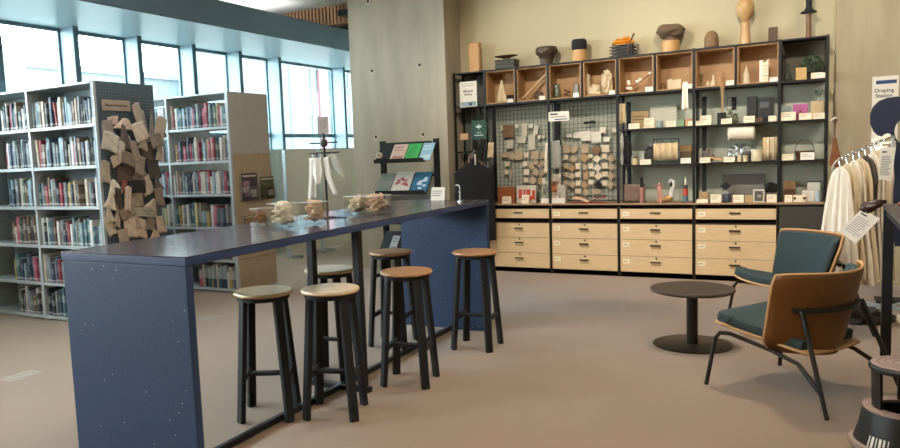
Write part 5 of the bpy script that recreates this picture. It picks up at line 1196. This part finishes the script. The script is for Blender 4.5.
# black garment on a hanger
bg = thing('black_apron_dress', 'black sleeveless garment on a hanger in front of the cabinet left end, beside the column', 'garment', (ony(474.5, 180, 8.42).x, 8.40, 0))
BG = M('black_cloth', '17181b', .95, 0, .25, 16, .2)
zs_ = 1.42
prof = [(zs_, .05, .03), (zs_-.02, .065, .035), (zs_-.07, .10, .04), (zs_-.12, .20, .05), (zs_-.17, .265, .06), (zs_-.32, .262, .065), (zs_-.52, .258, .07), (zs_-.75, .262, .07), (zs_-.98, .265, .07), (zs_-1.0, .262, .068)]
def fnb(u, v):
    k = v*(len(prof)-1); i = min(int(k), len(prof)-2); q = k-i
    z, a, d = [prof[i][n]+(prof[i+1][n]-prof[i][n])*q for n in range(3)]
    an = 2*PI*u; wv = 1+.04*math.sin(an*7)*v
    return (a*math.cos(an)*wv, d*math.sin(an)*wv, z)
B().sheet(fnb, 48, 36).obj('body', BG, bg, True)
B().tube([(-.17, 0, zs_-.10), (-.05, 0, zs_-.01), (0, 0, zs_+.01), (.05, 0, zs_-.01), (.17, 0, zs_-.10)], .009, 8).obj('hanger', DWOOD, bg, True)
B().tube([(0, 0, zs_+.01), (0, 0, zs_+.07), (.015, .01, zs_+.1), (.0, .1, zs_+.1), (.0, .2, zs_+.09)], .004, 8).obj('hook', CHROME, bg, True)
b = B(); b.tube([(-.045, -.04, zs_-.05), (-.03, -.045, zs_+.03), (-.005, -.03, zs_+.06)], .008, 6); b.obj('neck_strap', M('strap_pink', '9a7468', .8), bg, True)
b = B(); b.tube([(.045, -.045, zs_-.07), (.05, -.05, zs_+.0), (.035, -.03, zs_+.06)], .008, 6); b.obj('neck_tape', WHITE, bg, True)

# ------------------------------------------------------------------ lounge chairs
TUBE = M('chair_tube', '2c2b28', .45, .4, .1)
def lounge(label, loc, rz):
    t = thing('lounge_chair', label, 'chair', loc, R_(rz), 'teal and walnut lounge chairs')
    def zsf(v): # seat line along v in [-.20,.39]
        k = (v+.20)/.59; return .285+.118*k-.012*max(0, k-.85)/.15
    def hw(v): k = (v+.20)/.59; return .245+.095*min(1, k*1.25)
    def seat(off, inset, vmin=-.20, vmax=.39):
        def fn(u, v):
            y = vmin+(vmax-vmin)*v; w = hw(y)-inset
            e = 1-max(0, (v-.9)/.1)**2*.10
            x = (u-.5)*2*w*e
            return (x, y-.04*(abs(u-.5)*2)**3*(v > .8), zsf(y)+off+.012*(abs(u-.5)*2)**2)
        return fn
    B().sheet(seat(0, 0), 16, 16).obj('seat_shell', EDGEPLY, t, True, solid=.014)
    o = B().sheet(seat(.034, .012, -.16, .382), 16, 16).obj('seat_cushion', TEAL, t, True, solid=.052, bevel=.016)
    # back shell : wide wings curving forward
    def back(off, ins, t0=0., t1=1.):
        def fn(u, v):
            k = t0+(t1-t0)*v; s = (u-.5)*2
            w = (.32+.085*k)-ins
            rc = max(0, k-.82)/.18; lo = max(0, .26-k)/.26
            w *= (1-.05*rc**2)*(1-.26*lo**2.4)
            y = -.19-.09*k+(.22-.04*k)*(abs(s)**2.0)
            z = .265+.485*k+.012*(abs(s)**2)*k-.012*rc*abs(s)**6+.012*lo*abs(s)**2
            n = Vector((-s*.55, 1, .2)).normalized()
            return (s*w+n.x*off, y+n.y*off, z+n.z*off)
        return fn
    B().sheet(back(0, 0), 28, 20).obj('back_shell', [WALNUT], t, True, solid=.013)
    # pale ply rim of the back shell
    f = back(0, 0); rim = [f(0, v/20) for v in range(0, 21)]+[f(u/28, 1) for u in range(1, 28)]+[f(1, v/20) for v in range(20, -1, -1)]
    B().tube(rim, .0085, 6).obj('ply_edge', EDGEPLY, t, True)
    B().sheet(back(.030, .022, .12, .965), 28, 18).obj('back_cushion', TEAL, t, True, solid=.042, bevel=.012)
    for s in (-1, 1):
        q = [(s*.357, .375, 0), (s*.325, .335, .30), (s*.315, .31, .335), (s*.29, .26, .335), (s*.27, .0, .283), (s*.27, -.16, .24), (s*.335, -.33, .125)]
        B().tube(q, .0125, 10).obj('front_leg', TUBE, t, True)
        q = [(s*.357, -.38, 0), (s*.285, -.20, .50), (s*.28, -.18, .545)]
        B().tube(q, [.0115, .014, .014], 10).obj('rear_leg', TUBE, t, True)
    B().tube([(.26, 0, .276), (-.26, 0, .276)], .011, 8).obj('cross_tube', TUBE, t, True)
    br = [back(-.022, 0)(.11+.78*i/14, .575) for i in range(15)]
    B().tube(br, .015, 10).obj('back_bracket', TUBE, t, True)
    return t
lounge('walnut backed lounge chair with teal cushions in the foreground, seen from behind', (-.034, 4.95, 0), 57.5)
lounge('teal cushioned lounge chair behind the front one, its padded back facing the camera', (-.08, 6.6, 0), 122)

# ------------------------------------------------------------------ round side table
t = thing('round_side_table', 'low round dark brown pedestal table beside the lounge chairs', 'table', (-.745, 5.80, 0))
DT = M('table_dark_brown', '43372e', .5, 0, .12, 10); DM = M('table_dark_metal', '332e29', .4, .5, .1)
B().lathe([(0, .405), (.275, .405), (.292, .412), (.295, .422), (.29, .43), (0, .43)], n=56).obj('table_top', DT, t, True)
B().lathe([(.04, .008), (.04, .39), (.045, .39), (.045, .398), (0, .398)], n=28).obj('column', DM, t, True)
b = B(); b.bar((-.17, 0, .398), (.17, 0, .398), .04, .012); b.bar((0, -.17, .398), (0, .17, .398), .04, .012); b.obj('support_cross', DM, t)
B().lathe([(0, 0), (.275, 0), (.275, .006), (.26, .012), (0, .014)], n=56).obj('base', DM, t, True)

# ------------------------------------------------------------------ tall dark table at the right edge
tt = thing('draping_table', 'tall dark work table with black legs at the right edge of the picture', 'table', (.80, 4.5, 0))
B().box(-.405, .40, -1.05, 1.05, 1.045, 1.072).obj('table_top', M('dark_top', '3b3438', .35, 0, .1, 6), tt, bevel=.003)
for sx in (-1, 1):
    for sy in (-1, 1): B().box(sx*.375-.027, sx*.375+.027, sy*1.015-.027, sy*1.015+.027, 0, 1.045).obj('leg', BLACKM, tt)
for sx in (-1, 1): B().box(sx*.375-.015, sx*.375+.015, -.988, .988, 1.0, 1.045).obj('side_rail', BLACKM, tt)
o = B().prism([(0, 0), (.10, 0), (.16, .14), (.10, .15)], -.02, .02, 'y').obj('wooden_wedge', M('wedge_wood', '9a5c34', .45, 0, .15, 6), None, bevel=.004, loc=(.455, 5.40, 1.073)); tag(o, 'reddish brown wooden wedge lying on the tall dark table', 'wedge')
b = B(); b.tube([(-.13, .03, -.01), (-.09, .02, .02), (-.04, .01, .035), (.01, 0, .05), (.05, 0, .055)], [.028, .038, .036, .026, .012], 12); b.tube([(-.10, -.02, .0), (-.05, -.03, .01), (.0, -.02, .03), (.02, 0, .05)], [.022, .028, .022, .014], 10); b.blob((-.09, 0, -.015), .05, .03, .03, .3, 3, 3, 3)
o = b.obj('hanging_leather_bundle', DLEATHER, None, True, loc=(.385, 5.62, 1.04)); o.scale = (.72, .8, .72); tag(o, 'shiny dark brown leather bundle at the corner of the tall dark table', 'leather')
# printed sheet hanging below the bundle
def quad_card(label, name, cs, Y, dY, mat, nlines, title=True, cat='printed sheet'):
    P = [ony(x, y, Y+d) for (x, y), d in zip(cs, dY)]      # top-left, top-right, bottom-right, bottom-left of the sheet
    c = sum(P, Vector())/4; P = [p-c for p in P]
    t = thing(name, label, cat, c); n = (P[1]-P[0]).cross(P[3]-P[0]).normalized()
    if n.y > 0: n = -n
    b = B(); b.add([*P, *[p-n*.002 for p in P]], [(0, 1, 2, 3), (4, 7, 6, 5), (0, 4, 5, 1), (1, 5, 6, 2), (2, 6, 7, 3), (3, 7, 4, 0)]); b.obj('sheet', WHITE, t)
    def at(u, v): return P[0]*(1-u)*(1-v)+P[1]*u*(1-v)+P[2]*u*v+P[3]*(1-u)*v+n*.0012
    b = B(); rr = random.Random(3)
    for i in range(nlines):
        v0 = .26+.62*i/nlines; u1 = .12+rr.uniform(.55, .78); b.add([at(.12, v0), at(u1, v0), at(u1, v0+.022), at(.12, v0+.022)], [(0, 1, 2, 3)])
    b.obj('printed_text', GREYINK, t)
    if title: b = B(); b.add([at(.12, .11), at(.45, .11), at(.45, .155), at(.12, .155)], [(0, 1, 2, 3)]); b.obj('heading', INK, t)
    return t
quad_card('white A4 sheet of printed instructions hanging askew below the dark leather bundle', 'hanging_printed_sheet', [(862, 209), (880, 218.5), (856, 244), (838.6, 231)], 5.9, (0, -.02, -.08, -.05), WHITE, 9)
quad_card('narrow printed card hanging at the upper end of the clothes rail', 'hanging_printed_card', [(880.5, 148), (896, 147), (891, 181), (878, 179)], 6.75, (0, 0, -.02, -.02), WHITE, 12)

# ------------------------------------------------------------------ kick stool
k = thing('kick_stool', 'black round two step kick stool with grey treads in the lower right corner', 'step stool', (.40, 4.12, 0))
KB = M('kick_black', '191817', .45, 0, .15, 10); KT = M('kick_tread', '9a8379', .8, 0, .12, 60, .2); KR = M('kick_bumper', '8e7d70', .7, 0, .1)
B().lathe([(.205, .012), (.222, .02), (.226, .035), (.222, .05), (.205, .055)], n=48, ring=True).obj('bumper_ring', KR, k, True)
B().lathe([(.20, .02), (.205, .055), (.185, .12), (.172, .195), (.165, .21), (.12, .205), (.12, .19), (.16, .19), (.17, .12), (.19, .05), (.19, .02)], n=48, ring=True).obj('skirt', KB, k, True)
B().lathe([(.112, .205), (.168, .208), (.17, .214), (.166, .219), (.112, .219)], n=48, ring=True).obj('lower_tread', KT, k, True)
for i in range(3):
    a0 = R_(195+120*i); b = B(); vs = []
    for j in range(7):
        a = a0+(j/6-.5)*.85
        for (r, z) in ((.118, .20), (.132, .20), (.138, .40), (.124, .40)): vs.append((r*math.cos(a), r*math.sin(a), z))
    fs = [(j*4+q, j*4+(q+1) % 4, (j+1)*4+(q+1) % 4, (j+1)*4+q) for j in range(6) for q in range(4)]+[(0, 1, 2, 3), (24, 25, 26, 27)]
    b.add(vs, fs); b.obj('strut', KB, k, True)
B().lathe([(0, .395), (.14, .395), (.148, .402), (.15, .415), (.144, .424), (.0, .424)], n=48).obj('seat', KB, k, True)
B().lathe([(0, .424), (.138, .424), (.14, .428), (.136, .432), (0, .432)], n=48).obj('upper_tread', KT, k, True)
b = B()
for r in (.05, .08, .11): b.lathe([(r, .432), (r+.006, .432), (r+.006, .4335), (r, .4335)], n=40, ring=True)
b.obj('tread_rings', M('kick_ring', '7f6b62', .8), k, True)
b = B()
for i, w in enumerate((.006, .012, .005, .012, .009, .005)):
    a = R_(222+i*5.0); r0, r1 = .2065, .191
    c = Vector((math.cos(a), math.sin(a), 0)); sd = Vector((-math.sin(a), math.cos(a), 0))*w/2
    b.add([c*r0-sd+Vector((0, 0, .056)), c*r0+sd+Vector((0, 0, .056)), c*r1+sd+Vector((0, 0, .105)), c*r1-sd+Vector((0, 0, .105))], [(0, 1, 2, 3)])
b.obj('white_marks', WHITE, k)

# ------------------------------------------------------------------ clothes rail with white garments
A0 = Vector((.19, 7.0, 1.315)); A1 = Vector((.60, 7.6, 1.485)); dr = (A1-A0)
rk = thing('clothes_rail', 'pale metal clothes rail sloping up to the right beside the cabinet', 'clothes rail', (A0.x, A0.y, 0))
rel = lambda p: Vector(p)-Vector((A0.x, A0.y, 0))
bdir = Vector((dr.x, dr.y, 0)).normalized(); side = Vector((bdir.y, -bdir.x, 0))
B().tube([rel(A0+Vector((-.035, -.03, -.075))), rel(A0+Vector((-.03, -.025, -.045))), rel(A0+Vector((-.012, -.01, -.012))), rel(A0+dr*.06), rel(A1)], .009, 10).obj('sloping_rail', M('rail_grey', 'a9a49a', .35, .6), rk, True)
q = rel((A1.x, A1.y, 0)); B().tube([q+Vector((0, 0, .03)), q+Vector((0, 0, 1.485))], .012, 10).obj('upright', STEEL, rk, True)
B().bar(q-side*.22+Vector((0, 0, .015)), q+side*.22+Vector((0, 0, .015)), .03, .03).obj('foot', STEEL, rk)
B().bar(q-bdir*.30+Vector((0, 0, .015)), q+bdir*.2+Vector((0, 0, .015)), .03, .03).obj('foot', STEEL, rk)
def hung(i, f, L, w1, mat, label, skew=0., ph=0., cat='garment', name='white_garment'):
    p = A0+dr*f; z0 = p.z-.012
    rows = [(0, .012, .006), (.03, .05, .008), (.07, .075, .011), (.2, .10, .014), (.5, .14*w1/.2, .018), (.8, w1*.92, .020), (1, w1, .020)]
    def fn(u, v):
        for (v0, a0, d0), (v1, a1, d1) in zip(rows[:-1], rows[1:]):
            if v <= v1+1e-6: kk = (v-v0)/(v1-v0); a = a0+(a1-a0)*kk; d = d0+(d1-d0)*kk; break
        an = 2*PI*u; r = 1+.20*v**.6*math.sin(an*7+ph)+.11*v**.5*math.sin(an*15+ph*2)+.05*math.sin(an*4+v*9+ph)
        q = side*(a*math.cos(an)*(1+.10*v*math.sin(an*5+ph))+skew*v)+bdir*(d*math.sin(an)*r+.013*v**.4*math.sin(math.cos(an)*(13+i)+ph+v*1.5)+.006*v*math.sin(math.cos(an)*31+ph))
        return (q.x, q.y, -.05-(L-.05)*v-.012*math.sin(an*6+ph)*v)
    t = thing(name, label, cat, (p.x, p.y, z0), group='white cotton garments on the sloping rail' if mat is not BLACKM else None)
    B().sheet(fn, 96, 22).obj('cloth', mat, t, True)
    B().tube([tuple(side*.017*math.cos(a_)+Vector((0, 0, .012+.017*math.sin(a_)))) for a_ in [k_*PI/8 for k_ in range(-1, 9)]]+[tuple(-side*.012+Vector((0, 0, -.015))), (0, 0, -.055)], .003, 6).obj('hanger_hook', CHROME, t, True)
    return t
hl = ['white cotton garment hanging lowest, at the near end of the sloping rail', 'cream cotton garment second from the near end of the sloping rail', 'white cotton garment third from the near end of the sloping rail',
      'cream cotton garment fourth from the near end of the sloping rail', 'dark grey garment in the middle of the sloping rail, between the white ones', 'white cotton garment just right of the dark grey one on the rail', 'cream cotton garment second right of the dark grey one', 'white cotton garment at the far upper end of the sloping rail']
for i, (f, L, w1, mt, sk) in enumerate([(.05, 1.02, .19, COTTON, -.03), (.17, .98, .17, COTTON2, -.01), (.29, 1.06, .17, COTTON, .0), (.40, 1.05, .15, COTTON2, .02), (.505, 1.0, .08, GREYCLOTH, .02), (.615, 1.1, .13, COTTON, .03), (.70, 1.12, .12, COTTON2, .03), (.80, 1.15, .11, COTTON, .03)]):
    hung(i, f, L, w1, mt if i != 4 else M('garment_grey', '5a554d', .9, 0, .15, 14), hl[i], sk, i*1.3, name='white_garment' if i != 4 else 'grey_garment')
o = B().blob((0, 0, -.02), .075, .05, .065, .3, 2.6, 4, 5).obj('white_cloth', COTTON, None, True, loc=(ony(884, 143, 7.74).x, 7.76, ony(884, 141, 7.72).z)); tag(o, 'crumpled white cloth draped over the upper end of the sloping rail', 'cloth')
b = B(); b.blob((0, 0, .07), .12, .07, .075, .25, 2, 3, 3, .003); b.blob((.13, .03, .05), .08, .06, .05, .25, 2, 3, 4, .003)
o = b.obj('dark_bag', M('shoe_dark', '2a201b', .6, 0, .3, 12), None, True, loc=(.38, 6.9, 0)); tag(o, 'dark brown soft bag lying on the floor under the hanging garments', 'bag')
o = B().box(-.12, .2, -.13, .13, 0, .05).obj('white_box', M('floor_box', 'ddcfb8', .6), None, loc=(.74, 7.0, 0), bevel=.004); tag(o, 'flat pale box on the floor at the right edge behind the tall table leg', 'box')
# navy board with round head and oval opening, behind the rail
YBD = 7.92
half = [(885, 246), (885.5, 240), (886, 190), (890, 168), (891.5, 148), (888, 141), (880, 137.5), (874, 131.5), (870.5, 124), (870.2, 115), (873, 107), (879, 101), (887, 97.8), (897, 96.5), (907, 96.8)]
pts = [ony(x, y, YBD) for x, y in half]; xm = ony(907, 130, YBD).x
poly = [(p.x, p.z) for p in pts]+[(2*xm-p.x, p.z) for p in reversed(pts[:-1])]
zmin = min(z for _, z in poly); hc = ony(905.5, 131, YBD); hr = (ony(905, 131, YBD).x-ony(894, 131, YBD).x, ony(905, 118, YBD).z-hc.z)
nb = thing('navy_display_shape', 'dark navy upright shape with a rounded head and an oval opening at the right edge', 'display shape', (xm, YBD, 0))
from mathutils.geometry import tessellate_polygon
oc = [Vector((x-xm, 0, z)) for x, z in poly]
ic = [Vector((hc.x-xm+hr[0]*math.cos(a*PI/12), 0, hc.z+hr[1]*math.sin(a*PI/12))) for a in range(24)]
tri = tessellate_polygon([[Vector((p.x, p.z, 0)) for p in oc], [Vector((p.x, p.z, 0)) for p in reversed(ic)]])
allv = oc+list(reversed(ic)); n_ = len(allv); b = B()
vs = allv+[p+Vector((0, .05, 0)) for p in allv]
fs = [tuple(t_) for t_ in tri]+[tuple(i+n_ for i in reversed(t_)) for t_ in tri]
lo_ = list(range(len(oc))); li_ = list(range(len(oc), n_))
for L in (lo_, li_):
    for i in range(len(L)): j = L[(i+1) % len(L)]; fs.append((L[i], j, j+n_, L[i]+n_))
b.add(vs, fs); me = b.mesh('navy_panel', NAVYB)
o = bpy.data.objects.new('navy_panel', me); C.objects.link(o); o.parent = nb
for s in (-1, 1): B().box(s*.10-.02, s*.10+.02, .01, .04, 0, zmin+.05).obj('leg', BLACKM, nb)
B().box(-.2, .2, -.1, .15, 0, .02).obj('base', BLACKM, nb)
# wall sign
w0 = ony(872.5, 77, 8.87); w1 = ony(899, 77, 8.87); zb = ony(872, 160, 8.87).z; ww = w1.x-w0.x; hh = w0.z-zb
t = thing('wall_sign', 'white wall sign headed by a navy bar above the clothes rail', 'sign', ((w0.x+w1.x)/2, 8.868, zb))
B().box(-ww/2, ww/2, 0, .01, 0, hh).obj('board', WHITE, t)
B().box(-ww*.36, ww*.42, -.002, 0, hh-.075, hh-.04).obj('navy_bar', M('sign_navy', '23416f', .6), t)
text('lettering', 'Draping\nStation', .050, M('sign_text', '55565a', .8), t, (-.01, -.0015, hh-.165))

# ------------------------------------------------------------------ floor stickers (illegible white marks)
def sticker(label, px, py, w, h, seed):
    p = onz(px, py, .002); t = thing('floor_sticker', label, 'floor sticker', (p.x, p.y, .001)); rr = random.Random(seed); b = B()
    for i in range(8):
        y = -h/2+h*(i+.5)/8; x = -w/2+rr.uniform(0, .15)*w
        while x < w/2:
            L = rr.uniform(.03, .12)*w; b.box(x, min(w/2, x+L), y-h*.03, y+h*.03, 0, .001); x += L+.04*w
    b.obj('white_print', M('sticker_white', 'c2bcb4', .7), t); return t
sticker('white printed sticker on the carpet at the left edge of the picture', 20, 375.5, .17, .26, 1)
sticker('white printed sticker on the carpet between the table end and the bookcases', 209, 317.5, .17, .20, 2)
sticker('white printed sticker on the carpet seen under the first stool', 271, 302.5, .20, .2, 3)

# ------------------------------------------------------------------ light
def area(name, loc, tgt, sx, sy, e, col):
    d = bpy.data.lights.new(name, 'AREA'); d.shape = 'RECTANGLE'; d.size = sx; d.size_y = sy; d.energy = e; d.color = col
    o = bpy.data.objects.new(name, d); C.objects.link(o); o.location = loc
    o.rotation_euler = (Vector(tgt)-Vector(loc)).to_track_quat('-Z', 'Y').to_euler(); return o
def spot(name, loc, tgt, e, col, ang, blend=.6, rad=.12):
    d = bpy.data.lights.new(name, 'SPOT'); d.energy = e; d.color = col; d.spot_size = R_(ang); d.spot_blend = blend; d.shadow_soft_size = rad
    o = bpy.data.objects.new(name, d); C.objects.link(o); o.location = loc
    o.rotation_euler = (Vector(tgt)-Vector(loc)).to_track_quat('-Z', 'Y').to_euler(); return o
WARM = (1, .89, .75)
spot('spot_light', (-2.6, 5.9, 3.85), (-2.4, 8.8, 1.6), 300, WARM, 80)
spot('spot_light', (-.6, 5.9, 3.85), (-.6, 8.8, 1.5), 300, WARM, 80)
spot('spot_light', (1.4, 5.9, 3.85), (.9, 8.6, 1.2), 200, WARM, 80)
spot('spot_light', (-.75, 6.0, 3.85), (-.1, 4.6, 0), 330, WARM, 85, .6, .06)
spot('spot_light', (-1.2, 2.2, 3.85), (-1.2, 3.2, 0), 150, WARM, 110)
area('ceiling_panel_light', (-1.0, 3.0, 3.88), (-1.0, 3.0, 0), 4, 3, 60, (1, .9, .78))
area('ceiling_panel_light', (-4.6, 4.0, 3.88), (-4.6, 4.0, 0), 2, 4, 50, (1, .95, .9))
area('added_ceiling_fill', (-7.4, 8.2, 3.66), (-7.4, 8.2, 4), 1.0, 2.6, 22, (1, .97, .93))  # unseen fill added on top of the bulkhead to brighten ceiling and slats
w = bpy.data.worlds.new('world'); bpy.context.scene.world = w; w.use_nodes = True
bg = w.node_tree.nodes['Background']; bg.inputs['Color'].default_value = (.90, .97, 1, 1); bg.inputs['Strength'].default_value = 27.0
sc = bpy.context.scene
sc.view_settings.view_transform = 'Standard'; sc.view_settings.look = 'None'; sc.view_settings.exposure = 0
sc.cycles.use_denoising = True; sc.cycles.max_bounces = 10; sc.cycles.transparent_max_bounces = 24; sc.cycles.sample_clamp_indirect = 6; sc.cycles.diffuse_bounces = 5
sc.cycles.caustics_reflective = False; sc.cycles.caustics_refractive = False
